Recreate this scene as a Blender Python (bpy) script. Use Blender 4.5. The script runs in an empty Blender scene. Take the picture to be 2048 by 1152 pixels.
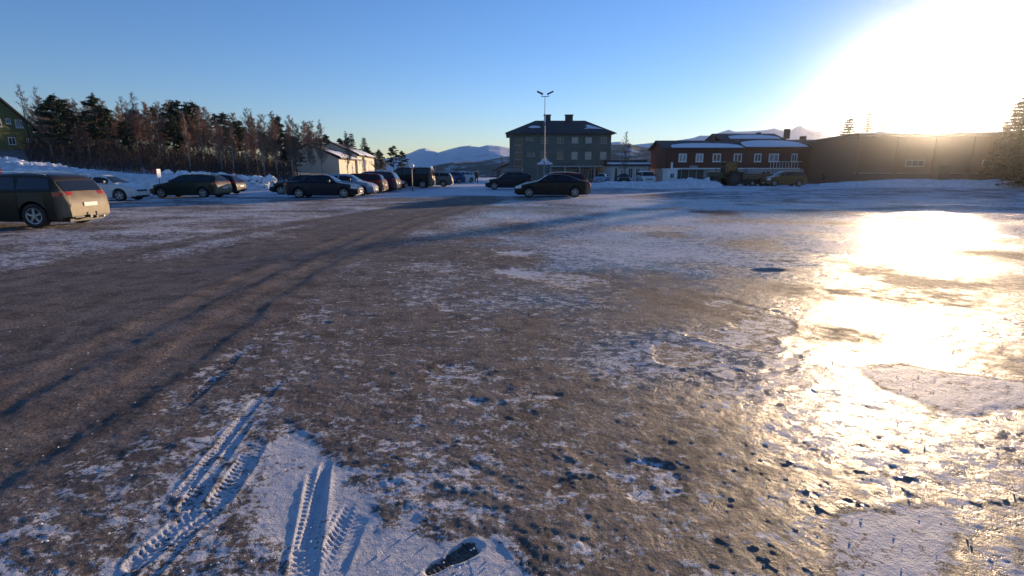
import bpy, math, random
import numpy as np
from mathutils import Vector, Matrix

R = math.radians
scene = bpy.context.scene
col = scene.collection

# ------------------------------------------------------------------ camera, sky, sun, exposure
CAM_H = 1.65
PITCH = R(12.56)
cam_d = bpy.data.cameras.new('camera')
cam_d.sensor_width = 36.0
cam_d.lens = 1050.0 / 2048.0 * 36.0
cam_d.clip_start = 0.05
cam_d.clip_end = 20000
cam = bpy.data.objects.new('camera', cam_d)
col.objects.link(cam)
cam.location = (0, 0, CAM_H)
cam.rotation_euler = (math.pi / 2 - PITCH, 0, 0)
scene.camera = cam

SUN_EL, SUN_AZ = R(6.0), R(37.6)            # azimuth measured from +Y towards +X
sun_dir = Vector((math.sin(SUN_AZ) * math.cos(SUN_EL), math.cos(SUN_AZ) * math.cos(SUN_EL), math.sin(SUN_EL)))

world = bpy.data.worlds.new('World')
scene.world = world
world.use_nodes = True
wn, wl = world.node_tree.nodes, world.node_tree.links
wn.clear()
w_out = wn.new('ShaderNodeOutputWorld')
w_bg = wn.new('ShaderNodeBackground')
w_sky = wn.new('ShaderNodeTexSky')
w_sky.sky_type = 'NISHITA'
w_sky.sun_disc = False
w_sky.sun_elevation = SUN_EL
w_sky.sun_rotation = SUN_AZ
w_sky.air_density = 1.0
w_sky.dust_density = 0.0
w_sky.ozone_density = 3.0
w_bg.inputs['Strength'].default_value = 0.125
w_hs = wn.new('ShaderNodeHueSaturation')
w_hs.inputs['Saturation'].default_value = 1.05
w_tint = wn.new('ShaderNodeMix'); w_tint.data_type = 'RGBA'; w_tint.blend_type = 'MULTIPLY'
w_tint.inputs[0].default_value = 1.0
w_tint.inputs[7].default_value = (0.98, 0.95, 1.22, 1)          # a camera white balance on the cool side
wl.new(w_sky.outputs[0], w_tint.inputs[6])
wl.new(w_tint.outputs[2], w_hs.inputs['Color'])
wl.new(w_hs.outputs[0], w_bg.inputs['Color'])
wl.new(w_bg.outputs[0], w_out.inputs['Surface'])

sun_d = bpy.data.lights.new('sun', 'SUN')
sun_d.energy = 5.0
sun_d.angle = R(0.53)
sun_d.color = (1.0, 0.71, 0.44)
sun = bpy.data.objects.new('sun', sun_d)
col.objects.link(sun)
sun.rotation_euler = sun_dir.to_track_quat('Z', 'Y').to_euler()

vs = scene.view_settings
vs.view_transform = 'Standard'
vs.look = 'None'
vs.gamma = 1.0
vs.use_curve_mapping = False
vs.exposure = 0.7
scene.cycles.use_denoising = True
scene.cycles.max_bounces = 6
scene.cycles.diffuse_bounces = 3
scene.cycles.glossy_bounces = 3
scene.cycles.volume_bounces = 0
scene.cycles.sample_clamp_indirect = 4.0

rnd = random.Random(7)

# ------------------------------------------------------------------ pixel helpers (photograph 2048 x 1152)
cp, sp = math.cos(PITCH), math.sin(PITCH)
def P(px, py, Y):
    "point seen at the pixel, Y metres ahead of the camera"
    c, v = (px - 1024) / 1050.0, (576 - py) / 1050.0
    f = cp + v * sp
    return Vector((c / f * Y, Y, CAM_H + (-sp + v * cp) / f * Y))
def G(px, py, z=0.0):
    c, v = (px - 1024) / 1050.0, (576 - py) / 1050.0
    f, u = cp + v * sp, -sp + v * cp
    t = (z - CAM_H) / u
    return (c * t, f * t)

def ss(a, b, x):
    t = np.clip((x - a) / (b - a), 0, 1)
    return t * t * (3 - 2 * t)

def gz(x, y):
    "large shape of the land"
    x = np.asarray(x, float); y = np.asarray(y, float)
    r = np.hypot(x, y)
    z = -0.008 * np.clip(r - 62, 0, 700)
    z = z + 5.2 * np.exp(-(((x + 66) / 30.0) ** 2 + ((y - 78) / 26.0) ** 2)) * ss(30, 50, y)
    z = z + 0.5 * np.exp(-(((x + 30) / 22.0) ** 2 + ((y - 90) / 22.0) ** 2))
    z = z + 2.6 * ss(45, 95, x) * ss(34, 62, y) * (1 - ss(250, 500, r))
    return z
def gzf(x, y):
    return float(gz(x, y))

# ------------------------------------------------------------------ noise in numpy
def _hash(ix, iy, seed):
    n = (ix.astype(np.int64) * 374761393 + iy.astype(np.int64) * 668265263 + seed * 974634777) & 0x7fffffff
    n = ((n ^ (n >> 13)) * 1274126177) & 0x7fffffff
    n = (n ^ (n >> 16)) & 0xffff
    return n / 65535.0
def vnoise(x, y, seed=0):
    ix, iy = np.floor(x), np.floor(y)
    fx, fy = x - ix, y - iy
    fx = fx * fx * (3 - 2 * fx); fy = fy * fy * (3 - 2 * fy)
    a = _hash(ix, iy, seed); b = _hash(ix + 1, iy, seed)
    c = _hash(ix, iy + 1, seed); d = _hash(ix + 1, iy + 1, seed)
    return (a + (b - a) * fx) * (1 - fy) + (c + (d - c) * fx) * fy
def fbm(x, y, lam, octs, seed=0, gain=0.5, spacing=None):
    s, a, tot = 0.0, 1.0, 0.0
    for k in range(octs):
        l = lam / 2 ** k
        ca, sa = math.cos(0.7 * k + 0.3), math.sin(0.7 * k + 0.3)
        n = vnoise((x * ca - y * sa) / l, (x * sa + y * ca) / l, seed + 13 * k) - 0.5
        if spacing is not None:
            n = n * ss(1.2, 3.0, l / spacing)
        s = s + a * n
        tot += a
        a *= gain
    return s / tot * 2
def pdist(x, y, pts):
    "distance to a polyline, arclength along it, signed side"
    best = np.full(x.shape, 1e9); sl = np.zeros(x.shape); sg = np.zeros(x.shape); acc = 0.0
    for (ax, ay), (bx, by) in zip(pts[:-1], pts[1:]):
        dx, dy = bx - ax, by - ay
        L = math.hypot(dx, dy) + 1e-9
        t = np.clip(((x - ax) * dx + (y - ay) * dy) / L ** 2, 0, 1)
        qx, qy = x - ax - t * dx, y - ay - t * dy
        d = np.hypot(qx, qy)
        m = d < best
        best[m] = d[m]; sl[m] = (acc + t * L)[m]
        sg[m] = (dx * qy - dy * qx)[m] / L
        acc += L
    return best, sl, sg
def polyd(x, y, pts):
    "signed distance to a polygon, positive inside"
    d, _, _ = pdist(x, y, list(pts) + [pts[0]])
    ins = np.zeros(x.shape, bool)
    n = len(pts); j = n - 1
    for i in range(n):
        xi, yi = pts[i]; xj, yj = pts[j]
        c = ((yi > y) != (yj > y)) & (x < (xj - xi) * (y - yi) / (yj - yi + 1e-12) + xi)
        ins ^= c
        j = i
    return np.where(ins, d, -d)

# ------------------------------------------------------------------ materials
def nt(name):
    m = bpy.data.materials.new(name)
    m.use_nodes = True
    return m, m.node_tree.nodes, m.node_tree.links, m.node_tree.nodes['Principled BSDF']
def mat(name, c, rough=0.6, metal=0.0, var=0.15, scale=3.0, bump=0.0, coat=0.0, spec=0.5, c2=None, stretch=None, emit=None):
    m, N, L, b = nt(name)
    b.inputs['Roughness'].default_value = rough
    b.inputs['Metallic'].default_value = metal
    b.inputs['Specular IOR Level'].default_value = spec
    b.inputs['Coat Weight'].default_value = coat
    tc = N.new('ShaderNodeTexCoord')
    mp = N.new('ShaderNodeMapping')
    if stretch: mp.inputs['Scale'].default_value = stretch
    L.new(tc.outputs['Object'], mp.inputs['Vector'])
    no = N.new('ShaderNodeTexNoise')
    no.inputs['Scale'].default_value = scale
    no.inputs['Detail'].default_value = 6
    L.new(mp.outputs[0], no.inputs['Vector'])
    rp = N.new('ShaderNodeValToRGB')
    rp.color_ramp.elements[0].position = 0.3
    rp.color_ramp.elements[1].position = 0.7
    a = c2 if c2 else tuple(k * (1 - var) for k in c)
    d = tuple(k * (1 + var) for k in c)
    rp.color_ramp.elements[0].color = (*a, 1)
    rp.color_ramp.elements[1].color = (*d, 1)
    L.new(no.outputs['Fac'], rp.inputs['Fac'])
    L.new(rp.outputs[0], b.inputs['Base Color'])
    if bump:
        bp = N.new('ShaderNodeBump')
        bp.inputs['Strength'].default_value = 1.0
        bp.inputs['Distance'].default_value = bump
        L.new(no.outputs['Fac'], bp.inputs['Height'])
        L.new(bp.outputs[0], b.inputs['Normal'])
    if emit:
        b.inputs['Emission Color'].default_value = (*emit[0], 1)
        b.inputs['Emission Strength'].default_value = emit[1]
    return m

def paint(name, c, dirt=0.35, rough=0.3):
    "car paint with a film of road salt and dust that thickens towards the sills"
    m, N, L, b = nt(name)
    tc = N.new('ShaderNodeTexCoord')
    sx = N.new('ShaderNodeSeparateXYZ')
    L.new(tc.outputs['Object'], sx.inputs[0])
    mr = N.new('ShaderNodeMapRange')
    mr.inputs['From Min'].default_value = 1.1
    mr.inputs['From Max'].default_value = 0.2
    L.new(sx.outputs['Z'], mr.inputs['Value'])
    no = N.new('ShaderNodeTexNoise')
    no.inputs['Scale'].default_value = 5
    no.inputs['Detail'].default_value = 8
    L.new(tc.outputs['Object'], no.inputs['Vector'])
    mu = N.new('ShaderNodeMath'); mu.operation = 'MULTIPLY'
    L.new(mr.outputs[0], mu.inputs[0]); L.new(no.outputs['Fac'], mu.inputs[1])
    ad = N.new('ShaderNodeMath'); ad.operation = 'MULTIPLY_ADD'
    ad.inputs[1].default_value = dirt * 1.1; ad.inputs[2].default_value = 0.0
    ad.use_clamp = True
    L.new(mu.outputs[0], ad.inputs[0])
    mx = N.new('ShaderNodeMix'); mx.data_type = 'RGBA'
    mx.inputs[6].default_value = (*c, 1)
    mx.inputs[7].default_value = (0.04, 0.035, 0.03, 1)
    L.new(ad.outputs[0], mx.inputs[0])
    # dried spray on the tail, with sunlight painted into its pale tan
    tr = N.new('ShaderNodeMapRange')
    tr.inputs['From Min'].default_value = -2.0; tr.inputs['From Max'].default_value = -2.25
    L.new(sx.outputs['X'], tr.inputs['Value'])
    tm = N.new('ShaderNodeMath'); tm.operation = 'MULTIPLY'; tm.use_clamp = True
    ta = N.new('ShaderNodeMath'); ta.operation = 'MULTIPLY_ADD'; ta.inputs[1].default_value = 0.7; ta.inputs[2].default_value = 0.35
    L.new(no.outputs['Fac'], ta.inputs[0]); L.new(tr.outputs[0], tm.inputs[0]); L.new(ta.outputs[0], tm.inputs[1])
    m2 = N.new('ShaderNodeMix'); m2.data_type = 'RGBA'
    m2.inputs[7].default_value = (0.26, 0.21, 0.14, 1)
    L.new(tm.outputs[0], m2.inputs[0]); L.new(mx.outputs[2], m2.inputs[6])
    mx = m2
    L.new(mx.outputs[2], b.inputs['Base Color'])
    b.inputs['Metallic'].default_value = 0.0
    b.inputs['Roughness'].default_value = rough
    b.inputs['Coat Weight'].default_value = 0.08
    b.inputs['Coat Roughness'].default_value = 0.15
    b.inputs['Specular IOR Level'].default_value = 0.16
    return m

M = {}
M['snow'] = mat('snow_clean', (0.78, 0.78, 0.80), 0.65, var=0.08, scale=6, bump=0.02)
M['snow_bank'] = mat('snow_bank', (0.66, 0.65, 0.66), 0.7, var=0.2, scale=2.2, bump=0.05)
M['bark'] = mat('bark_dark', (0.055, 0.04, 0.032), 0.9, var=0.4, scale=12, stretch=(1, 1, 0.2))
M['bark_pine'] = mat('bark_pine', (0.13, 0.06, 0.035), 0.9, var=0.4, scale=10, stretch=(1, 1, 0.3), c2=(0.05, 0.035, 0.03))
M['bark_birch'] = mat('bark_birch', (0.42, 0.39, 0.35), 0.8, var=0.1, scale=7, stretch=(0.4, 0.4, 2.5), c2=(0.10, 0.085, 0.075))
M['twig'] = mat('twigs_reddish', (0.25, 0.145, 0.095), 0.9, var=0.3, scale=1.5)
M['twig_grey'] = mat('twigs_grey', (0.19, 0.16, 0.135), 0.9, var=0.3, scale=1.5)
M['needle'] = mat('pine_needles', (0.035, 0.050, 0.022), 0.75, var=0.45, scale=0.9)
M['needle2'] = mat('spruce_needles', (0.022, 0.036, 0.018), 0.75, var=0.4, scale=0.9)
M['glass'] = mat('car_glass', (0.012, 0.014, 0.016), 0.06, var=0.1)
M['pane'] = mat('window_pane', (0.05, 0.055, 0.06), 0.08, var=0.5, scale=0.7)
M['curtain_pane'] = mat('curtained_pane', (0.33, 0.32, 0.30), 0.12, var=0.25, scale=2.5)
M['tyre'] = mat('tyre_rubber', (0.02, 0.019, 0.018), 0.85, var=0.4, scale=8)
M['rim'] = mat('wheel_alloy', (0.30, 0.30, 0.30), 0.4, metal=0.6, var=0.25, scale=9)
M['trim'] = mat('black_plastic', (0.02, 0.02, 0.02), 0.6, var=0.2)
M['chrome'] = mat('bright_metal', (0.55, 0.55, 0.55), 0.25, metal=0.9, var=0.05)
M['head'] = mat('headlamp_glass', (0.62, 0.62, 0.60), 0.12, var=0.15, scale=20)
M['tail'] = mat('tail_lamp_red', (0.38, 0.015, 0.012), 0.15, var=0.2, scale=20)
M['plate'] = mat('number_plate', (0.55, 0.55, 0.52), 0.5, var=0.08)
M['ink'] = mat('plate_ink', (0.03, 0.03, 0.03), 0.6, var=0.05)
M['metal'] = mat('galvanised_metal', (0.22, 0.225, 0.23), 0.55, metal=0.4, var=0.2, scale=4)
M['metal_dark'] = mat('dark_metal', (0.05, 0.05, 0.055), 0.5, metal=0.4, var=0.2)
M['white'] = mat('white_painted', (0.72, 0.71, 0.68), 0.55, var=0.06, scale=2)
M['globe'] = mat('white_globe', (0.80, 0.79, 0.74), 0.35, var=0.03)
M['skin'] = mat('skin', (0.45, 0.28, 0.20), 0.6, var=0.08)

# ------------------------------------------------------------------ mesh collector
class MB:
    def __init__(self):
        self.v, self.f = [], []
    def add(self, vs_, fs_):
        n = len(self.v)
        self.v += [tuple(p) for p in vs_]
        self.f += [tuple(i + n for i in f) for f in fs_]
        return self
    def box(self, x0, x1, y0, y1, z0, z1, m=None):
        p = [(x, y, z) for z in (z0, z1) for y in (y0, y1) for x in (x0, x1)]
        if m is not None: p = [tuple(m @ Vector(q)) for q in p]
        return self.add(p, [(0, 2, 3, 1), (4, 5, 7, 6), (0, 1, 5, 4), (2, 6, 7, 3), (0, 4, 6, 2), (1, 3, 7, 5)])
    def tube(self, a, b, r0, r1=None, n=8, cap=True):
        r1 = r0 if r1 is None else r1
        a, b = Vector(a), Vector(b)
        d = (b - a).normalized()
        u = d.orthogonal().normalized(); w = d.cross(u)
        vs_ = []
        for c, r in ((a, r0), (b, r1)):
            for k in range(n):
                t = 2 * math.pi * k / n
                vs_.append(c + u * (math.cos(t) * r) + w * (math.sin(t) * r))
        fs_ = [(k, (k + 1) % n, n + (k + 1) % n, n + k) for k in range(n)]
        if cap: fs_ += [tuple(range(n - 1, -1, -1)), tuple(range(n, 2 * n))]
        return self.add(vs_, fs_)
    def path(self, pts, rs, n=6):
        rings = []
        vs_ = []
        for i, p in enumerate(pts):
            p = Vector(p)
            d = (Vector(pts[min(i + 1, len(pts) - 1)]) - Vector(pts[max(i - 1, 0)])).normalized()
            u = d.cross(Vector((0.31, 0.95, 0.05))).normalized(); w = d.cross(u)
            for k in range(n):
                t = 2 * math.pi * k / n
                vs_.append(p + u * (math.cos(t) * rs[i]) + w * (math.sin(t) * rs[i]))
        fs_ = []
        for i in range(len(pts) - 1):
            for k in range(n):
                fs_.append((i * n + k, i * n + (k + 1) % n, (i + 1) * n + (k + 1) % n, (i + 1) * n + k))
        fs_.append(tuple(range(len(pts) * n - n, len(pts) * n)))
        return self.add(vs_, fs_)
    def sphere(self, c, r, seg=12, ring=8, sz=1.0):
        vs_, fs_ = [], []
        for i in range(ring + 1):
            ph = math.pi * i / ring
            for k in range(seg):
                t = 2 * math.pi * k / seg
                vs_.append((c[0] + r * math.sin(ph) * math.cos(t), c[1] + r * math.sin(ph) * math.sin(t), c[2] + r * sz * math.cos(ph)))
        for i in range(ring):
            for k in range(seg):
                fs_.append((i * seg + k, (i + 1) * seg + k, (i + 1) * seg + (k + 1) % seg, i * seg + (k + 1) % seg))
        return self.add(vs_, fs_)
    def build(self, name, m, parent=None, smooth=None):
        me = bpy.data.meshes.new(name)
        me.from_pydata(self.v, [], self.f)
        if isinstance(m, str): m = M[m]
        me.materials.append(m)
        if smooth is not None:
            me.polygons.foreach_set('use_smooth', [True] * len(me.polygons))
            me.set_sharp_from_angle(angle=R(smooth))
        me.update()
        o = bpy.data.objects.new(name, me)
        col.objects.link(o)
        if parent is not None: o.parent = parent
        return o

def np_mesh(name, verts, quads, m, parent=None, smooth=True):
    me = bpy.data.meshes.new(name)
    nv, nf = len(verts), len(quads)
    me.vertices.add(nv); me.vertices.foreach_set('co', np.asarray(verts, np.float32).ravel())
    me.loops.add(nf * 4); me.loops.foreach_set('vertex_index', np.asarray(quads, np.int32).ravel())
    me.polygons.add(nf)
    me.polygons.foreach_set('loop_start', np.arange(0, nf * 4, 4, dtype=np.int32))
    if smooth: me.polygons.foreach_set('use_smooth', np.ones(nf, bool))
    me.update(calc_edges=True)
    me.materials.append(m)
    o = bpy.data.objects.new(name, me)
    col.objects.link(o)
    if parent is not None: o.parent = parent
    return o

def tag(o, label=None, cat=None, group=None, kind=None):
    if label: o['label'] = label
    if cat: o['category'] = cat
    if group: o['group'] = group
    if kind: o['kind'] = kind
    return o
def empty(name, loc, rz, label, cat, group=None):
    o = bpy.data.objects.new(name, None)
    o.empty_display_size = 0.2
    col.objects.link(o)
    o.location = loc; o.rotation_euler = (0, 0, rz)
    return tag(o, label, cat, group)
CH = {}
def copy_tree(o, parent=None):
    c = o.copy(); col.objects.link(c); c.parent = parent
    for ch in list(o.children): copy_tree(ch, c)
    return c

# ------------------------------------------------------------------ ground
def attr(N, name):
    a = N.new('ShaderNodeAttribute'); a.attribute_name = name; a.attribute_type = 'GEOMETRY'
    return a.outputs['Fac']
def ground_material():
    m, N, L, b = nt('icy_gravel_lot')
    tc = N.new('ShaderNodeTexCoord')
    def noise(scale, detail=5, rough=0.6, dist=0.0):
        n = N.new('ShaderNodeTexNoise')
        n.inputs['Scale'].default_value = scale; n.inputs['Detail'].default_value = detail
        n.inputs['Roughness'].default_value = rough; n.inputs['Distortion'].default_value = dist
        L.new(tc.outputs['Object'], n.inputs['Vector'])
        return n.outputs['Fac']
    def math_(op, a, b_=None, c=None, clamp=False):
        n = N.new('ShaderNodeMath'); n.operation = op; n.use_clamp = clamp
        for i, q in enumerate((a, b_, c)):
            if q is None: continue
            if isinstance(q, (int, float)): n.inputs[i].default_value = q
            else: L.new(q, n.inputs[i])
        return n.outputs[0]
    def mixc(f, a, b_):
        n = N.new('ShaderNodeMix'); n.data_type = 'RGBA'
        for i, q in ((0, f), (6, a), (7, b_)):
            if isinstance(q, tuple): n.inputs[i].default_value = (*q, 1)
            elif isinstance(q, (int, float)): n.inputs[i].default_value = q
            else: L.new(q, n.inputs[i])
        return n.outputs[2]
    def mixf(f, a, b_):
        n = N.new('ShaderNodeMix'); n.data_type = 'FLOAT'
        for i, q in ((0, f), (2, a), (3, b_)):
            if isinstance(q, (int, float)): n.inputs[i].default_value = q
            else: L.new(q, n.inputs[i])
        return n.outputs[0]
    nL, nA, nB, nC = noise(0.5, 4), noise(7, 6, 0.65, 0.4), noise(38, 5, 0.7), noise(160, 3, 0.7)
    snow, ice = attr(N, 'snow'), attr(N, 'ice')
    # snow where the broad mask plus the fine noise passes a threshold
    nF = noise(13, 3, 0.55, 0.6)
    mpf = N.new('ShaderNodeMapping'); mpf.inputs['Scale'].default_value = (0.8, 1.25, 1); mpf.inputs['Rotation'].default_value = (0, 0, 0.35)
    L.new(tc.outputs['Object'], mpf.inputs['Vector'])
    nG = N.new('ShaderNodeTexNoise'); nG.inputs['Scale'].default_value = 5.5; nG.inputs['Detail'].default_value = 7; nG.inputs['Roughness'].default_value = 0.72; nG.inputs['Distortion'].default_value = 0.8
    L.new(mpf.outputs[0], nG.inputs['Vector'])
    t = math_('ADD', snow, math_('MULTIPLY', math_('SUBTRACT', nF, 0.5), 1.2))
    t = math_('ADD', t, math_('MULTIPLY', math_('SUBTRACT', nG.outputs['Fac'], 0.5), 2.0))
    t = math_('ADD', t, math_('MULTIPLY', math_('SUBTRACT', nB, 0.5), 1.3))
    t = math_('ADD', t, math_('MULTIPLY', math_('SUBTRACT', nC, 0.5), 1.1))
    sf = math_('MULTIPLY', math_('SUBTRACT', t, 0.5), 8.0, clamp=True)
    ti = math_('ADD', ice, math_('MULTIPLY', math_('SUBTRACT', nA, 0.5), 0.9))
    icf = math_('MULTIPLY', math_('SUBTRACT', ti, 0.33), 2.2, clamp=True)
    grit = mixc(math_('MULTIPLY', math_('SUBTRACT', nB, 0.32), 2.8, clamp=True), (0.068, 0.056, 0.049), (0.31, 0.255, 0.22))
    nM = noise(2.3, 6, 0.7, 0.5)
    grit = mixc(math_('MULTIPLY', math_('SUBTRACT', nL, 0.4), 2.5, clamp=True), grit, mixc(0.4, grit, (0.13, 0.09, 0.065)))
    grit = mixc(math_('MULTIPLY', math_('SUBTRACT', nM, 0.46), 6.0, clamp=True), grit, mixc(0.62, grit, (0.035, 0.028, 0.024)))
    grit = mixc(math_('MULTIPLY', math_('SUBTRACT', 0.44, nM), 7.0, clamp=True), grit, mixc(0.5, grit, (0.22, 0.20, 0.19)))
    icec = mixc(nB, (0.09, 0.072, 0.060), (0.24, 0.20, 0.17))
    basec = mixc(icf, grit, icec)
    snowc = mixc(nA, (0.46, 0.46, 0.49), (0.74, 0.74, 0.77))
    L.new(mixc(sf, basec, snowc), b.inputs['Base Color'])
    rg = mixf(icf, math_('MULTIPLY_ADD', nB, 0.3, 0.62), math_('MULTIPLY_ADD', nA, 0.20, 0.06))
    L.new(mixf(sf, rg, 0.62), b.inputs['Roughness'])
    b.inputs['IOR'].default_value = 1.38
    L.new(mixf(icf, 0.16, 0.075), b.inputs['Specular IOR Level'])
    h = math_('ADD', math_('MULTIPLY', nA, 0.018), math_('MULTIPLY', nB, 0.014))
    h = math_('ADD', h, math_('MULTIPLY', nC, 0.005))
    h = math_('ADD', h, math_('MULTIPLY', sf, 0.004))
    h = math_('MULTIPLY', h, mixf(icf, 1.0, 0.20))
    bp = N.new('ShaderNodeBump'); bp.inputs['Strength'].default_value = 1.0; bp.inputs['Distance'].default_value = 1.0
    L.new(h, bp.inputs['Height']); L.new(bp.outputs[0], b.inputs['Normal'])
    return m

def build_ground():
    # rings evenly spread as the eye sees them, spokes dense ahead and sparse behind
    a = np.concatenate([np.linspace(R(78), R(50), 40, endpoint=False), np.linspace(R(50), R(1.5), 640, endpoint=False)])
    rr = CAM_H / np.tan(a)
    rr = np.concatenate([rr, np.geomspace(CAM_H / math.tan(R(1.5)), 1400, 50)])
    th = np.concatenate([np.linspace(R(-62), R(62), 980), np.linspace(R(62), R(298), 60)[1:-1]])
    nr, nth = len(rr), len(th)
    RR, TH = np.meshgrid(rr, th, indexing='ij')
    x, y = (RR * np.sin(TH)).ravel(), (RR * np.cos(TH)).ravel()
    r = RR.ravel()
    spacing = np.gradient(rr)[:, None].repeat(nth, 1).ravel()
    front = (y > 0.2)
    z = gz(x, y)
    near = 1 - ss(40, 75, r)
    # ---- broad masks
    def poly(pxs): return polyd(x, y, [G(*p) for p in pxs])
    def line(pxs): return pdist(x, y, [G(*p) for p in pxs])
    wob = fbm(x, y, 0.9, 6, 3, 0.6)
    big = fbm(x, y, 6.0, 4, 5)
    mid = fbm(x, y, 1.6, 4, 15)
    snow = 0.39 + 0.16 * big + 0.34 * mid
    ice = np.zeros_like(x)
    # ice sheet, centre and right
    sd = poly([(860, 400), (2300, 392), (2600, 900), (1500, 1400), (1150, 900), (1000, 720), (900, 560)])
    ice = 0.28 + 0.45 * mid + ss(-2.4, 3.6, sd + 1.4 * big) * (0.50 + 0.25 * mid)
    snow += 0.11 * ss(-2, 3, sd) * ss(6, 15, r) - 0.05 * ss(-1, 2, sd) * (1 - ss(3, 6, r))
    # brown lanes on the left: little snow
    lane_depth = np.zeros_like(x)
    lanes = [[(-250, 800), (0, 690), (300, 570), (600, 480), (800, 425), (960, 393)],
             [(-300, 960), (0, 800), (200, 700), (450, 580), (620, 510), (800, 440), (980, 396)],
             [(-120, 1010), (60, 900), (330, 740), (520, 600), (640, 530), (830, 445), (1000, 398)],
             [(-300, 620), (0, 560), (300, 500), (600, 445), (900, 400)]]
    for i, l in enumerate(lanes):
        d, s, g = line(l)
        w = 0.42 if i else 1.2
        d = d + 0.10 * wob
        snow -= 0.30 * (1 - ss(w * 0.6, w * 1.5, d))
        ice -= 0.25 * (1 - ss(w * 0.6, w * 1.5, d))
        lane_depth -= (0.010 if i in (1, 2) else 0.006) * (1 - ss(w * 0.25, w * 0.6, d))
        lane_depth += 0.005 * np.exp(-((d - w * 0.75) / 0.1) ** 2)
    # snow streaks beyond the estate car and across the far part of the lot
    st = fbm(x * 0.35 + y * 0.05, y, 0.8, 4, 31)
    snow += (0.10 + 0.28 * st) * ss(9, 16, r) * ss(0.0, 3.0, -x - 1 - 0.2 * y)
    snow += (0.06 + 0.30 * st) * ss(17, 30, r) * ss(-3, 5, x - 0.0 * y)
    far = ss(33, 37, y + 0.08 * x + 2.0 * big)
    snow += 0.6 * far * (1 - 0.8 * ss(-3, 10, x) * (1 - ss(50, 58, y)))
    # low ridges of scraped snow that mark the edge of the lot
    ridge = np.zeros_like(x)
    for pts, hgt, w in (([(-200, 425), (230, 404), (480, 394), (600, 389)], 0.10, 0.25), ([(720, 399), (800, 392), (1010, 384)], 0.05, 0.25),
                        ([(480, 385), (590, 384)], 0.10, 0.35), ([(1150, 397), (1420, 380), (1800, 374)], 0.05, 0.5), ([(1180, 403), (1600, 386)], 0.03, 0.3),
                        ([(1500, 395), (1700, 392), (1900, 395)], 0.05, 0.4)):
        d, s, g = line(pts)
        k = np.exp(-(d / w) ** 2)
        ridge += hgt * k * (0.7 + 0.6 * wob); snow += 0.55 * k
    # blue packed snow at the feet
    crust = np.ones_like(x)
    def patch(pxs, amt=0.9, soft=0.04, wb=0.10, drop=0.012, wl=None):
        nonlocal snow, ice, crust
        d = poly(pxs) + wb * (wob if wl is None else wl)
        k = ss(-soft, soft, d) * front
        snow = snow * (1 - k) + amt * k
        ice = ice * (1 - k)
        crust = np.minimum(crust, 1 - k)
        return k
    kfoot = patch([(575, 850), (640, 900), (700, 960), (745, 1010), (770, 1060), (810, 1010), (850, 1005), (885, 1060), (905, 1080), (1010, 1075), (1060, 1105), (1110, 1180), (1150, 1300), (520, 1300), (590, 1110), (560, 1000), (545, 900)], 0.98, 0.09, 0.24)
    kl = patch([(540, 770), (505, 860), (520, 930), (470, 985), (380, 1050), (260, 1160), (150, 1260), (120, 1210), (260, 1070), (360, 960), (430, 870), (500, 790)], 0.66, 0.13, 0.26)
    patch([(470, 690), (500, 700), (400, 780), (330, 830), (320, 790)], 0.5, 0.15, 0.3)
    small = [(1020, 508, 36, 5, .85), (1045, 545, 34, 6, .85), (1140, 565, 50, 16, .62), (890, 620, 34, 14, .66), (880, 535, 40, 8, .5), (950, 805, 34, 12, .72), (1100, 795, 60, 22, .6),
             (1085, 890, 22, 10, .75), (1115, 975, 26, 22, .62), (975, 870, 30, 26, .6), (1290, 960, 60, 40, .55), (1530, 660, 90, 34, .62), (1500, 640, 24, 30, .6), (1430, 610, 40, 14, .55),
             (920, 750, 60, 20, .55), (1000, 440, 90, 4, .6), (1250, 455, 120, 5, .6), (1520, 750, 60, 12, .6), (150, 495, 60, 8, .55), (80, 465, 90, 6, .6), (1380, 715, 50, 14, .55), (620, 640, 50, 20, .45)]
    for cx, cy, wx, wy, amt in small:
        pts = [(cx + wx * math.cos(t), cy + wy * math.sin(t)) for t in np.linspace(0, 6.28, 11)[:-1]]
        sc = 1.65 / ((cy - 335) / 1080.0)
        patch(pts, amt, 0.05 * sc / 3, 0.30 * sc / 3)
    soft1 = fbm(x, y, 0.5, 3, 77)
    kr1 = patch([(1715, 735), (1800, 728), (1900, 745), (2048, 765), (2200, 775), (2200, 800), (2048, 803), (1960, 832), (1900, 826), (1830, 795), (1760, 775)], 0.86, 0.08, 0.16, wl=0.6 * soft1 + 0.7 * wob)
    kr2 = patch([(1690, 1105), (1715, 1045), (1800, 1035), (1870, 1018), (1912, 1060), (1880, 1130), (1760, 1165), (1740, 1230), (1690, 1200)], 0.86, 0.06, 0.11, wl=0.6 * soft1 + 0.7 * wob)
    def up(n): return np.where(n < 0, n * 0.4, n)
    # ---- relief
    relief = near * (0.008 * up(fbm(x, y, 0.45, 5, 41, 0.72, spacing)) + 0.005 * up(fbm(x, y, 0.10, 3, 42, 0.8, spacing)))
    relief += near * 0.035 * fbm(x, y, 3.5, 2, 43)
    rough_zone = 0.55 + 0.6 * ss(-0.2, 0.3, fbm(x, y, 2.5, 2, 44)) 
    rid = 1 - np.abs(fbm(x, y, 0.11, 2, 45, 0.5, spacing)) * 2
    relief += near * 0.010 * up(fbm(x, y, 0.19, 4, 47, 0.72, spacing)) * (0.35 + 0.65 * np.clip(ice * 1.6, 0, 1)) * crust
    # fish-scale ripples of melted and refrozen ice on the right
    rip = vnoise((x * 0.8 + y * 0.6) / 0.20, (-x * 0.6 + y * 0.8) / 0.075, 91) - 0.5
    relief += near * 0.011 * rip * np.clip(ice, 0, 1) * ss(1.5, 3.0, 0.075 / spacing * 1.6)
    relief += crust * 0.006 - 0.006
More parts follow.
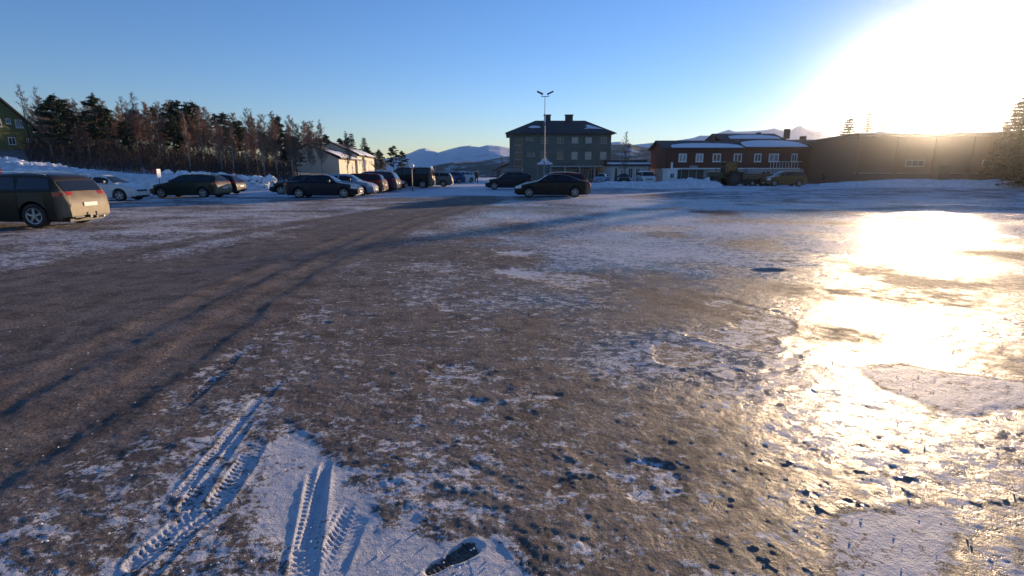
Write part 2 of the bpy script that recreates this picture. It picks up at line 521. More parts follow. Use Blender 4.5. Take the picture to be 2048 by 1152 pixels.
    calm = np.clip(np.maximum(kr1, kr2), 0, 1)
    flat = 0.004 * (vnoise((x * 0.8 + y * 0.6) / 0.10, (-x * 0.6 + y * 0.8) / 0.035, 93) - 0.5) + 0.002
    relief = relief * (1 - 0.85 * calm) + flat * calm
    relief = relief * (1 - 0.45 * kfoot)
    # ---- tyre treads pressed into the snow
    def tread(pxs, w, period, depth, amt=0.9, chev=1.0, only=None):
        nonlocal relief, snow
        d, s, g = line(pxs)
        ph = (s + 0.012 * wob) / period + chev * np.abs(g) / period
        bars = ss(0.15, 0.35, np.abs(((ph + 0.25 * np.floor(g / (w * 0.5))) % 1) - 0.5) * 1.0) * 2 - 1
        groove = ss(0.004, 0.010, np.abs(np.abs(g) - w * 0.45))
        k = (1 - ss(w * 0.92, w * 1.08, d)) * front
        fade = ss(-0.20, 0.30, wob + 0.02 + 0.5 * fbm(x, y, 0.35, 2, int(period * 1e4))) * ss(0, 0.25, s)
        if only is not None: fade = fade * only
        relief += k * fade * 0.32 * depth * bars * groove - k * fade * 0.006 + fade * 0.005 * np.exp(-((d - w * 1.12) / 0.02) ** 2) * ss(-.2, .3, mid)
        snow += k * fade * amt * (0.25 + 0.35 * bars)
    tread([(735, 975), (690, 1070), (640, 1180)], 0.075, 0.030, 0.0055, 0.4)
    tread([(640, 930), (622, 1050), (600, 1180)], 0.060, 0.034, 0.0050, 0.4, 0.3)
    tread([(860, 1010), (800, 1100), (770, 1190)], 0.085, 0.028, 0.0055, 0.4, 0.6)
    tread([(960, 1070), (1000, 1130), (1020, 1190)], 0.06, 0.036, 0.0035, 0.3, 0.0)
    for pxs, w, per in (([(565, 750), (510, 815), (455, 895), (410, 960), (380, 1010)], 0.055, 0.036), ([(525, 790), (470, 855), (415, 925), (365, 985)], 0.035, 0.031),
                        ([(520, 880), (487, 935), (440, 1000), (360, 1050), (280, 1120)], 0.06, 0.034), ([(470, 990), (380, 1060), (290, 1160), (240, 1240)], 0.04, 0.029),
                        ([(700, 990), (662, 1080), (640, 1200)], 0.045, 0.033), ([(830, 1030), (812, 1110), (800, 1190)], 0.05, 0.031), ([(660, 900), (640, 980), (612, 1090)], 0.03, 0.027),
                        ([(905, 1080), (925, 1140), (935, 1200)], 0.035, 0.030), ([(480, 700), (440, 750), (370, 810)], 0.05, 0.034)):
        tread(pxs, w, per, 0.0065, 0.5, 0.7)
    # ---- the boot print
    fx, fy = G(904, 1117)
    ca, sa = math.cos(R(40)), math.sin(R(40))
    u, v = (x - fx) * ca + (y - fy) * sa, -(x - fx) * sa + (y - fy) * ca
    hw = 0.050 * (0.80 + 0.30 * np.clip((u + 0.02) / 0.12, -1, 1) - 0.35 * np.exp(-((u + 0.03) / 0.03) ** 2) * 0.5)
    e = np.sqrt(np.clip((u / 0.135) ** 4 + (v / hw) ** 4, 0, 1e6))
    kf = 1 - ss(0.75, 1.1, e)
    ftr = ss(0.2, 0.3, np.abs((u / 0.022) % 1 - 0.5))
    relief -= kf * (0.020 - 0.004 * ftr)
    relief += 0.0025 * np.exp(-((e - 1.5) / 0.35) ** 2)
    snow = snow * (1 - kf) + kf * 0.12
    # puddle of grit and two dips in the ice
    for cx, cy, wx, wy, dp in ((1425, 424, 0.9, 0.5, 0.05), (1450, 428, 0.5, 0.3, 0.03), (1535, 538, 0.35, 0.16, 0.035), (1560, 520, 0.3, 0.1, 0.02)):
        gx, gy = G(cx, cy)
        k = np.exp(-(((x - gx) / wx) ** 2 + ((y - gy) / wy) ** 2) ** 2)
        relief -= k * dp
        snow -= 0.7 * k
        if cy < 430: ice = ice * (1 - k)
    z = z + relief + ridge * near + lane_depth * near
    z = z + (1 - near) * 0.25 * fbm(x, y, 9, 3, 50) * ss(60, 90, r)
    # ground under the wood: brown litter showing through the snow
    wood = np.exp(-(((x + 55) / 40) ** 2 + ((y - 80) / 26) ** 2) ** 2) * ss(50, 60, y)
    snow = snow + 0.5 * ss(90, 200, r)
    snow = snow * (1 - 0.9 * wood) + 0.1 * wood
    verts = np.stack([x, y, z], 1)
    i = np.arange(nr - 1)[:, None] * nth; j = np.arange(nth)[None, :]
    jn = (j + 1) % nth
    q = np.stack([(i + j), (i + jn), (i + nth + jn), (i + nth + j)], -1).reshape(-1, 4)[:, ::-1]
    # close the middle under the camera
    c = len(verts)
    verts = np.vstack([verts, [[0, 0, 0.0]]])
    jj = np.arange(0, nth - 1, 2)
    q2 = np.stack([np.full(len(jj), c), (jj + 2) % nth, jj + 1, jj], 1)
    o = np_mesh('ground', verts, np.vstack([q, q2]), ground_material())
    for nm, arr in (('snow', snow), ('ice', ice)):
        at = o.data.attributes.new(nm, 'FLOAT', 'POINT')
        at.data.foreach_set('value', np.append(arr, 0.3).astype(np.float32))
    tag(o, kind='structure')
build_ground()

# ------------------------------------------------------------------ hills and mountains
def range_mesh(name, m, pts, D, depth, seed, base=-12, rough=0.12, step=2.0):
    "a ridge whose crest passes through the pixels pts at distance D"
    pxs = np.arange(pts[0][0], pts[-1][0] + step, step)
    py = np.interp(pxs, [p[0] for p in pts], [p[1] for p in pts])
    crest = [P(a, b, 1.0) for a, b in zip(pxs, py)]
    dirs = np.array([(c.x, c.y) for c in crest]); dirs /= np.linalg.norm(dirs, axis=1)[:, None]
    el = np.array([(c.z - CAM_H) / math.hypot(c.x, c.y) for c in crest])
    nu = 46
    us = np.linspace(-1, 0.7, nu)
    vs_ = []
    for u in us:
        dd = D + u * depth
        prof = (1 - abs(u) ** 1.25) if u < 0 else (1 - (u / 0.7) ** 1.5)
        xx, yy = dirs[:, 0] * dd, dirs[:, 1] * dd
        H = el * D + CAM_H - base
        n = fbm(xx, yy, D * 0.16, 6, seed, 0.55)
        hh = base + H * (prof + rough * n * (1 - prof) * 2.4 * min(1, prof * 3))
        vs_.append(np.stack([xx, yy, hh], 1))
    vs_ = np.concatenate(vs_)
    n = len(pxs)
    i = np.arange(nu - 1)[:, None] * n; j = np.arange(n - 1)[None, :]
    q = np.stack([i + j, i + j + 1, i + n + j + 1, i + n + j], -1).reshape(-1, 4)
    return tag(np_mesh(name, vs_, q, m), kind='structure')
def hill_mat(name, snow_amt, dark, sc, snowc=(0.74, 0.76, 0.80)):
    m, N, L, b = nt(name)
    tc = N.new('ShaderNodeTexCoord')
    no = N.new('ShaderNodeTexNoise'); no.inputs['Scale'].default_value = sc; no.inputs['Detail'].default_value = 9; no.inputs['Roughness'].default_value = 0.68
    mp = N.new('ShaderNodeMapping'); mp.inputs['Scale'].default_value = (1, 1, 2.5)
    L.new(tc.outputs['Object'], mp.inputs[0]); L.new(mp.outputs[0], no.inputs['Vector'])
    rp = N.new('ShaderNodeValToRGB')
    rp.color_ramp.elements[0].position = 0.5 - snow_amt * 0.3
    rp.color_ramp.elements[1].position = 0.62 - snow_amt * 0.3
    rp.color_ramp.elements[0].color = (*dark, 1)
    rp.color_ramp.elements[1].color = (*snowc, 1)
    L.new(no.outputs['Fac'], rp.inputs[0]); L.new(rp.outputs[0], b.inputs['Base Color'])
    b.inputs['Roughness'].default_value = 0.85
    return m
HM1 = hill_mat('mountain_snow', 0.7, (0.30, 0.30, 0.32), 0.022)
HM2 = hill_mat('forested_hill', -0.1, (0.045, 0.05, 0.045), 0.035)
HM3 = hill_mat('birch_scrub_hill', -0.25, (0.06, 0.05, 0.045), 0.05)
range_mesh('mountain', HM1, [(560, 345), (700, 330), (800, 312), (820, 306), (838, 298), (850, 296), (862, 300), (876, 305), (900, 298), (920, 293), (940, 291), (958, 294), (975, 290), (1000, 292), (1040, 300), (1100, 300), (1200, 286), (1240, 283), (1262, 288), (1300, 300), (1400, 330)], 980, 340, 3, rough=0.2)
range_mesh('mountain', HM1, [(1180, 330), (1260, 290), (1300, 286), (1330, 284), (1385, 276), (1400, 271), (1420, 271), (1448, 262), (1458, 259), (1472, 263), (1500, 262), (1530, 260), (1550, 256), (1562, 260), (1580, 262), (1592, 253), (1602, 251), (1615, 258), (1630, 262), (1642, 262), (1655, 270), (1672, 277), (1700, 278), (1800, 300), (1900, 330)], 930, 320, 9, rough=0.2)
range_mesh('hill', HM2, [(820, 350), (870, 330), (905, 325), (960, 322), (1010, 314), (1080, 308), (1200, 294), (1225, 289), (1262, 288), (1280, 293), (1305, 296), (1340, 297), (1450, 310), (1600, 330)], 620, 240, 17, rough=0.16)
range_mesh('hill', HM3, [(900, 350), (925, 341), (960, 333), (1010, 324), (1100, 318), (1220, 322), (1280, 316), (1320, 312), (1400, 322), (1500, 345)], 420, 200, 23, rough=0.12)

# ------------------------------------------------------------------ haze
m = bpy.data.materials.new('haze_air'); m.use_nodes = True
N, L = m.node_tree.nodes, m.node_tree.links
N.clear()
mo = N.new('ShaderNodeOutputMaterial'); pv = N.new('ShaderNodeVolumePrincipled')
pv.inputs['Color'].default_value = (0.93, 0.96, 1.0, 1)
pv.inputs['Density'].default_value = 0.00018
pv.inputs['Anisotropy'].default_value = 0.98
L.new(pv.outputs[0], mo.inputs['Volume'])
hz = MB().box(-1500, 1500, -1500, 1500, -16, 92).build('haze', m)
tag(hz, kind='stuff')

# ------------------------------------------------------------------ cars
def smooth_profile(pts, xs, k=2):
    z = np.interp(xs, [p[0] for p in pts], [p[1] for p in pts])
    for _ in range(k):
        zz = z.copy(); zz[1:-1] = (z[:-2] + 2 * z[1:-1] + z[2:]) / 4; z = zz
    return z
# profiles: (distance from the nose / length, height / total height)
PROF = {
    'sedan': [(0, .42), (.02, .47), (.10, .56), (.24, .655), (.30, .70), (.42, .93), (.50, .995), (.58, 1.0), (.68, .965), (.80, .83), (.88, .73), (.95, .70), (.985, .66), (1, .52)],
    'saloon': [(0, .42), (.02, .50), (.10, .60), (.25, .67), (.29, .70), (.40, .95), (.47, 1.0), (.62, .99), (.70, .94), (.82, .75), (.96, .73), (.99, .68), (1, .5)],
    'estate': [(0, .40), (.02, .48), (.09, .57), (.24, .65), (.28, .68), (.39, .94), (.46, .99), (.70, 1.0), (.88, .965), (.925, .92), (.975, .68), (.99, .62), (1, .45)],
    'hatch': [(0, .40), (.02, .48), (.09, .58), (.22, .66), (.25, .68), (.38, .94), (.46, 1.0), (.68, .99), (.84, .94), (.90, .86), (.97, .66), (.99, .6), (1, .42)],
    'suv': [(0, .42), (.02, .52), (.08, .60), (.24, .665), (.28, .69), (.38, .92), (.45, .98), (.70, 1.0), (.87, .975), (.915, .93), (.965, .68), (.985, .62), (1, .42)],
    'van': [(0, .35), (.02, .42), (.06, .50), (.16, .60), (.18, .62), (.29, .92), (.34, .98), (.5, 1.0), (.95, .99), (.975, .95), (.99, .6), (1, .35)],
}
class CarShape:
    def __init__(s, kind, Lc, W, H):
        s.L, s.W, s.H = Lc, W, H
        s.n = 150
        s.xs = np.linspace(0, 1, s.n) ** 1.0
        t = s.xs
        s.top = smooth_profile([(a, b * H) for a, b in PROF[kind]], t, 4)
        s.belt = (0.635 if kind != 'van' else 0.60) * H + 0.05 * H * t
        plan = np.minimum(1, 0.80 + 0.20 * np.sqrt(np.clip(t / 0.10, 0, 1))) * np.minimum(1, 0.84 + 0.16 * np.sqrt(np.clip((1 - t) / 0.07, 0, 1)))
        s.hw = W / 2 * plan
        s.wr = 0.335 * H / 1.5 * 1.05 if kind not in ('van', 'suv') else W * 0.385
        s.wr = min(s.wr * 2, W * 0.78) / 2 if kind not in ('van', 'suv') else W * 0.385
        s.rw = 0.325 if kind not in ('suv', 'van') else 0.36
        s.ax = (0.185 if kind != 'van' else 0.17, 0.79 if kind != 'van' else 0.80)
        sill = 0.20 if kind != 'suv' else 0.25
        zb = np.full(s.n, sill) + 0.06 * (t < 0.05) + 0.07 * (t > 0.95)
        for a in s.ax:
            d = (t - a) * Lc
            ar = s.rw + 0.055
            zb = np.maximum(zb, np.where(np.abs(d) < ar, s.rw + np.sqrt(np.clip(ar ** 2 - d ** 2, 0, None)), 0))
        s.zb = zb
    def sect(s, i):
        top, belt, hw, zb = s.top[i], s.belt[i], s.hw[i], s.zb[i]
        x = s.L / 2 - s.xs[i] * s.L
        belt = min(belt, top - 0.03)
        g = max(0.0, min(1.0, (top - belt) / (s.H - s.belt[i])))
        wtop = hw * 0.90 * (1 - g) + s.wr * g
        zb = min(zb, belt - 0.12)
        zm = max(0.50 * s.H * 0.72, zb + 0.02)
        zm = min(zm, belt - 0.05)
        return [Vector(p) for p in ((x, hw * 0.78, zb + 0.01), (x, hw * 0.965, zb), (x, hw * 0.995, zm), (x, hw * 0.975, belt - 0.035), (x, hw * 0.93, belt),
                (x, wtop + 0.02 * g, top - 0.055 * g - 0.012), (x, wtop * 0.86, top - 0.012), (x, wtop * 0.4, top - 0.001), (x, 0, top))]
    def point(s, t, q):
        "surface point at t along the length and q across the section (0 sill .. 8 roof centre)"
        f = t * (s.n - 1); i = int(min(s.n - 2, max(0, math.floor(f)))); f -= i
        def at(i):
            c = s.sect(i); k = int(min(7, math.floor(q)));  w = q - k
            return c[k].lerp(c[k + 1], w)
        return at(i).lerp(at(i + 1), f)
    def body(s):
        mb = MB()
        rows = []
        for i in range(s.n):
            h = s.sect(i)
            rows.append(h + [Vector((p.x, -p.y, p.z)) for p in reversed(h[:-1])])
        m_ = len(rows[0])
        vs_ = [p for r in rows for p in r]
        fs_ = []
        for i in range(s.n - 1):
            for k in range(m_ - 1):
                fs_.append((i * m_ + k, i * m_ + k + 1, (i + 1) * m_ + k + 1, (i + 1) * m_ + k))
        fs_.append(tuple(range(m_)))
        fs_.append(tuple(range((s.n - 1) * m_ + m_ - 1, (s.n - 1) * m_ - 1, -1)))
        return mb.add(vs_, fs_)
    def patch_z(s, t0, t1, z0, z1, side, off=0.012, n=8):
        mb = MB(); vs_ = []
        for a in range(n + 1):
            t = t0 + (t1 - t0) * a / n
            qs = np.linspace(1.0, 5.5, 90)
            ps = [s.point(t, q) for q in qs]
            for z in (z0, (z0 + z1) / 2, z1):
                p = min(ps, key=lambda p: abs(p.z - z))
                vs_.append((p.x - off * .4, (p.y + off) * side, p.z))
        return mb.add(vs_, [(a * 3 + b, a * 3 + b + 1, a * 3 + b + 4, a * 3 + b + 3) for a in range(n) for b in range(2)])
    def patch(s, t0, t1, q0, q1, off=0.008, nt_=10, nq=4, side=1, mirror=False, skew=0.0, mb=None):
        mb = mb or MB()
        g = []
        for a in range(nt_ + 1):
            for b in range(nq + 1):
                fq = b / nq
                t = t0 + (t1 - t0) * a / nt_ + skew * (fq - 0.5) * (1 - 2 * a / nt_)
                q = q0 + (q1 - q0) * fq
                g.append((t, q))
        def pt(t, q):
            if q > 8:
                p = s.point(t, 16 - q); return Vector((p.x, -p.y, p.z))
            return s.point(t, q)
        vs_ = []
        for t, q in g:
            p = pt(t, q)
            n = (pt(t + 0.008, q) - pt(t - 0.008, q)).cross(pt(t, min(q + 0.05, 15.9)) - pt(t, q - 0.05))
            if n.length < 1e-9: n = Vector((0, 0, 1))
            n.normalize()
            c = Vector((0, 0, s.H * 0.5))
            if n.dot(p - c) < 0: n = -n
            p = p + n * off
            vs_.append((p.x, p.y * side, p.z))
        w = nq + 1
        fs_ = [(a * w + b, a * w + b + 1, (a + 1) * w + b + 1, (a + 1) * w + b) for a in range(nt_) for b in range(nq)]
        mb.add(vs_, fs_)
        return mb

def make_wheel(parent, x, y, r, side):
    w = MB()
    prof = [(0.60, 0.085), (0.64, 0.105), (0.90, 0.112), (0.98, 0.10), (1.0, 0.08), (1.0, -0.08), (0.98, -0.10), (0.9, -0.105), (0.5, -0.10)]
    n = 22
    vs_ = []
    for (a, b) in prof:
        for k in range(n):
            t = 2 * math.pi * k / n
            vs_.append((x + r * a * math.cos(t), y + side * b, r + r * a * math.sin(t)))
    fs_ = [(i * n + k, i * n + (k + 1) % n, (i + 1) * n + (k + 1) % n, (i + 1) * n + k) for i in range(len(prof) - 1) for k in range(n)]
    w.add(vs_, fs_)
    o = w.build('wheel', 'tyre', parent, 35)
    rm = MB()
    # rim ring and five spokes
    vs_, fs_ = [], []
    for (a, b) in ((0.66, 0.085), (0.66, 0.108), (0.58, 0.100), (0.56, 0.05)):
        for k in range(n):
            t = 2 * math.pi * k / n
            vs_.append((x + r * a * math.cos(t), y + side * b, r + r * a * math.sin(t)))
    fs_ = [(i * n + k, i * n + (k + 1) % n, (i + 1) * n + (k + 1) % n, (i + 1) * n + k) for i in range(3) for k in range(n)]
    rm.add(vs_, fs_)
    for k in range(5):
        t = 2 * math.pi * k / 5 + 0.3
        mtx = Matrix.Translation((x, y, r)) @ Matrix.Rotation(-t, 4, 'Y')
        y0, y1 = sorted((side * 0.075, side * 0.098))
        rm.box(0.02, r * 0.60, y0, y1, -0.032, 0.032, mtx)
    rm.tube((x, y + side * 0.05, r), (x, y + side * 0.104, r), 0.055, n=10)
    rm.build('rim', 'rim', o, 35)
    hub = MB().tube((x, y + side * 0.03, r), (x, y + side * 0.052, r), r * 0.58, n=18)
    hub.build('brake_disc', 'metal_dark', o)
    return o

def make_car(kind, Lc, W, H, paint_m, loc, rz, label, group, name='parked_car', cat='car', rails=False, towbar=False, roofbox=False, snowroof=False, detail=True, plate=True):
    root = empty(name, loc, rz, label, cat, group)
    s = CarShape(kind, Lc, W, H)
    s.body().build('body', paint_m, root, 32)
    r = s.rw
    MB().box(-Lc / 2 + 0.15, Lc / 2 - 0.15, -W * 0.36, W * 0.36, 0.17, 0.46).build('underbody', 'trim', root)
    for a in s.ax:
        for sd in (-1, 1):
            make_wheel(root, Lc / 2 - a * Lc, sd * (W / 2 - 0.13), r, sd)
            # inner liner of the arch
            MB().box(Lc / 2 - a * Lc - r, Lc / 2 - a * Lc + r, min(sd * W * 0.36, sd * W * 0.30), max(sd * W * 0.36, sd * W * 0.30), 0.25, 2 * r + 0.02).build('arch_liner', 'trim', root)
    # glass
    tp = np.array([p[0] for p in PROF[kind]])
    if kind == 'van':
        sw = [(.26, .40), (.43, .64), (.67, .92)]; ws = (.185, .30); rwn = (.972, .99)
    elif kind == 'sedan':
        sw = [(.37, .535), (.55, .70), (.715, .79)]; ws = (.31, .43); rwn = (.71, .86)
    elif kind == 'saloon':
        sw = [(.35, .51), (.53, .67), (.69, .745)]; ws = (.295, .405); rwn = (.71, .81)
    elif kind == 'hatch':
        sw = [(.33, .55), (.57, .76), (.78, .88)]; ws = (.26, .385); rwn = (.90, .962)
    else:
        sw = [(.345, .515), (.53, .69), (.71, .90)]; ws = (.285, .395); rwn = (.93, .970)
    for (a, b) in sw:
        for sd in (-1, 1):
            s.patch(a, b, 4.12, 4.86, side=sd, skew=0.012).build('side_window', 'glass', root, 40)
    s.patch(ws[0], ws[1], 5.25, 10.75, off=0.010, nt_=8, nq=12).build('windscreen', 'glass', root, 40)
    s.patch(rwn[0], rwn[1], 5.6, 10.4, off=0.012, nt_=6, nq=12).build('rear_window', 'glass', root, 40)
    # lamps
    for sd in (-1, 1):
        s.patch(0.012, 0.085, 2.35, 4.6, off=0.008, side=sd, nt_=8).build('headlight', 'head', root, 40)
        if kind in ('suv', 'estate', 'van', 'hatch'):
            tl = s.patch_z(0.925, 0.978, 0.575 * H, 0.645 * H, sd)
            tl = s.patch(0.971, 0.982, 5.7, 6.4, off=0.012, side=sd, nt_=4, nq=6, mb=tl)
        else:
            tl = s.patch(0.94, 0.995, 2.7, 4.4, off=0.010, side=sd, nt_=8, nq=8)
        tl.build('tail_light', 'tail', root, 40)
    xf, xr = Lc / 2, -Lc / 2
    wb = W * 0.40
    MB().box(xf - 0.05, xf + 0.012, -wb * 0.62, wb * 0.62, 0.37 * H, 0.43 * H).build('grille', 'trim', root)
    MB().box(xf - 0.1, xf + 0.010, -wb * 0.85, wb * 0.85, 0.24, 0.30).build('air_intake', 'trim', root)
    MB().box(xr - 0.012, xr + 0.1, -wb * 0.9, wb * 0.9, 0.28, 0.34).build('bumper_strip', 'trim', root)
    for e, x in ((1, xf), (-1, xr)):
        if not plate: break
        zz = 0.40 if e > 0 else (0.55 if kind in ('sedan', 'saloon') else 0.80)
        if e < 0 and kind not in ('sedan', 'saloon'): zz = 0.42 * H * 1.0
        MB().box(min(x, x + e * 0.022), max(x, x + e * 0.022), -0.26, 0.26, zz - 0.055, zz + 0.055).build('number_plate', 'plate', root)
    for sd in (-1, 1):
        p = s.point(ws[1] - 0.035, 4.1)
        q = Vector((p.x, p.y * sd, p.z + 0.03))
        mm = MB().box(q.x - 0.10, q.x + 0.06, min(q.y + sd * 0.05, q.y + sd * 0.22), max(q.y + sd * 0.05, q.y + sd * 0.22), q.z, q.z + 0.13)
        mm.box(q.x - 0.04, q.x + 0.01, min(q.y - sd * .02, q.y + sd * 0.10), max(q.y - sd * .02, q.y + sd * 0.10), q.z + 0.01, q.z + 0.05)
        mm.build('wing_mirror', 'trim', root)
        if detail:
            for t in ((sw[0][1] + 0.005), (sw[1][1] - 0.0)):
                s.patch(t - 0.0012, t + 0.0012, 1.1, 4.1, off=0.004, nt_=1, nq=8, side=sd).build('door_seam', 'trim', root)
                p = s.point(t - 0.03, 3.3)
                MB().box(p.x - 0.02, p.x + 0.17, min(p.y * sd, p.y * sd + sd * 0.03), max(p.y * sd, p.y * sd + sd * 0.03), p.z, p.z + 0.035).build('door_handle', paint_m, root)
    if rails:
        for sd in (-1, 1):
            a, b = s.point(.42, 5.9), s.point(.86, 5.9)
            mb = MB()
            pts = []
            for k in range(9):
                t = .42 + .44 * k / 8
                p = s.point(t, 5.8); lift = 0.055 * math.sin(math.pi * min(1, max(0, k / 8))) ** 0.3 if 0 < k < 8 else 0.0
                pts.append((p.x, p.y * sd, p.z + lift + 0.01))
            mb.path(pts, [0.016] * 9, 6)
            mb.build('roof_rail', 'chrome', root, 50)
    if towbar:
        mb = MB().box(xr - 0.16, xr + 0.1, -0.03, 0.03, 0.26, 0.32)
        mb.tube((xr - 0.14, 0, 0.30), (xr - 0.14, 0, 0.40), 0.018); mb.sphere((xr - 0.14, 0, 0.42), 0.030)
        mb.box(xr - 0.10, xr - 0.06, 0.10, 0.20, 0.26, 0.36)
        mb.build('tow_bar', 'metal_dark', root)
        mb = MB().tube((xr - 0.04, -0.45, 0.27), (xr + 0.2, -0.45, 0.27), 0.035, n=10); mb.build('exhaust_pipe', 'metal', root)
    if roofbox:
        mb = MB()
        for k in range(2): mb.box(-0.1 - 0.9 * k, -0.05 - 0.9 * k, -W * .38, W * .38, H, H + 0.05)
        mb.build('roof_bar', 'metal_dark', root)
        bx = MB(); n = 12; vs_, fs_ = [], []
        for (x, f) in ((0.75, .25), (0.55, .75), (0.1, 1), (-0.9, 1), (-1.15, .9), (-1.2, .6)):
            for (y, z) in ((-.38, 0), (-.40, .16), (-.30, .30), (.30, .30), (.40, .16), (.38, 0)):
                vs_.append((x, y * (0.7 + .3 * f), H + 0.05 + z * f))
        for i in range(5):
            for k in range(6):
                fs_.append((i * 6 + k, i * 6 + (k + 1) % 6, (i + 1) * 6 + (k + 1) % 6, (i + 1) * 6 + k))
        fs_ += [tuple(range(6)), tuple(range(35, 29, -1))]
        bx.add(vs_, fs_).build('roof_box', 'metal', root, 35)
    if snowroof:
        s.patch(.44, .84, 6.2, 9.8, off=0.035, nt_=12, nq=12).build('snow_cover', 'snow', root, 50)
    return root

PT = {}
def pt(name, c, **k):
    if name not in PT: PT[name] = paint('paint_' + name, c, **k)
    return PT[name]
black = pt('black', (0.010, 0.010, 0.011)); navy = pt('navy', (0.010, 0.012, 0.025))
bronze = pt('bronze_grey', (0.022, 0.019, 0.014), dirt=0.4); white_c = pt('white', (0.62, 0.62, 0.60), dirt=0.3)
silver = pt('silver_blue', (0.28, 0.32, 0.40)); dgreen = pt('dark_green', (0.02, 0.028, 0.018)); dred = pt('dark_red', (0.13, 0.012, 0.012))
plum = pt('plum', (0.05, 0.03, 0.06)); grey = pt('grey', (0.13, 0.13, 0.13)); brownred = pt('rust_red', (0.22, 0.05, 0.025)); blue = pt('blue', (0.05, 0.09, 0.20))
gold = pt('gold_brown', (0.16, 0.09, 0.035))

def at_px(px, py, Y=None):
    "place on the ground below a pixel"
    if Y is None: x, y = G(px, py)
    else: x, y = P(px, py, Y).x, Y
    return (x, y, gzf(x, y))
PI = math.pi
gl = 'cars parked around the icy lot'
# big estate at the left edge: nose points left, tail to the right and slightly away
x, y = G(82, 455); x2, y2 = G(171, 447)
rl = math.radians(180 - 3)
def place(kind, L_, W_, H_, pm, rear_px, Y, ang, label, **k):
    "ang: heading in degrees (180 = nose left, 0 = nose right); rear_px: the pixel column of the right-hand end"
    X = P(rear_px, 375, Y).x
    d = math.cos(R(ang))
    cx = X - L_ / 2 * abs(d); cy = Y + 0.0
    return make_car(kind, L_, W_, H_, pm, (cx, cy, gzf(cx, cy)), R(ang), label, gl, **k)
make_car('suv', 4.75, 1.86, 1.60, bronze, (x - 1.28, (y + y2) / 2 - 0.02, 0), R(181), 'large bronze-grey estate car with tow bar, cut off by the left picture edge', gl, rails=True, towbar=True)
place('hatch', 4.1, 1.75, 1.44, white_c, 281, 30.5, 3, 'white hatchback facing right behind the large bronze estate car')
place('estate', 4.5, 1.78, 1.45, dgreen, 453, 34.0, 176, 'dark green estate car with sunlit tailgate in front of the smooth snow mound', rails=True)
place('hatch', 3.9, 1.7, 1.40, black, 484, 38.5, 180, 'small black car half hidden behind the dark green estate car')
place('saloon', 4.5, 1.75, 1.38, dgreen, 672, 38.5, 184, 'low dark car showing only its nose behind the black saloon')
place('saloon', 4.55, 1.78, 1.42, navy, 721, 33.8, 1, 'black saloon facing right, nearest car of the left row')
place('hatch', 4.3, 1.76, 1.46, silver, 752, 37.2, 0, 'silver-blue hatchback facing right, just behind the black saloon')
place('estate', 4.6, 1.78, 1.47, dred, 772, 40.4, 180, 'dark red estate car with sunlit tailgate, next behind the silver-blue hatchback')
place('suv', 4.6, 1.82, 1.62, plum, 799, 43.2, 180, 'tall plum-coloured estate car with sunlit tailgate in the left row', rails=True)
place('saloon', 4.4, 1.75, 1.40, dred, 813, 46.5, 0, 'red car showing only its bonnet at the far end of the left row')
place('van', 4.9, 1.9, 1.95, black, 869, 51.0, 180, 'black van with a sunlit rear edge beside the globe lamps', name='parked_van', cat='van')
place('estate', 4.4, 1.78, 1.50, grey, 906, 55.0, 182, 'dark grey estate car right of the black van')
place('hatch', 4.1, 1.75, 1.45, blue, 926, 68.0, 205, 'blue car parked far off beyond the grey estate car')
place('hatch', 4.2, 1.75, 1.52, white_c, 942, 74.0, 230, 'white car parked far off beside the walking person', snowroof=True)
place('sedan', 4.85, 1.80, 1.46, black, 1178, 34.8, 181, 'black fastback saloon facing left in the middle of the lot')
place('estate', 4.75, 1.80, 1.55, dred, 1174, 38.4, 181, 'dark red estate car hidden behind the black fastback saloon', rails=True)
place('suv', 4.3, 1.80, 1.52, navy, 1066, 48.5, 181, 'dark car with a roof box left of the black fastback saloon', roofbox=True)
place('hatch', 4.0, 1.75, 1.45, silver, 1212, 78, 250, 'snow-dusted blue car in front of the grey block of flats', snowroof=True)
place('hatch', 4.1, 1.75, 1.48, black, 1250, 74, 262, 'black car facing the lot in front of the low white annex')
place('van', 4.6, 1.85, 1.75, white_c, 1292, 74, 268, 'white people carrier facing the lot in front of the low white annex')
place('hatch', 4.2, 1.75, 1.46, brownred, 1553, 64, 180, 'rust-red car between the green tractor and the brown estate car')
place('suv', 4.6, 1.82, 1.72, gold, 1606, 61, 180, 'golden-brown estate car at the right end below the red terrace', rails=True)

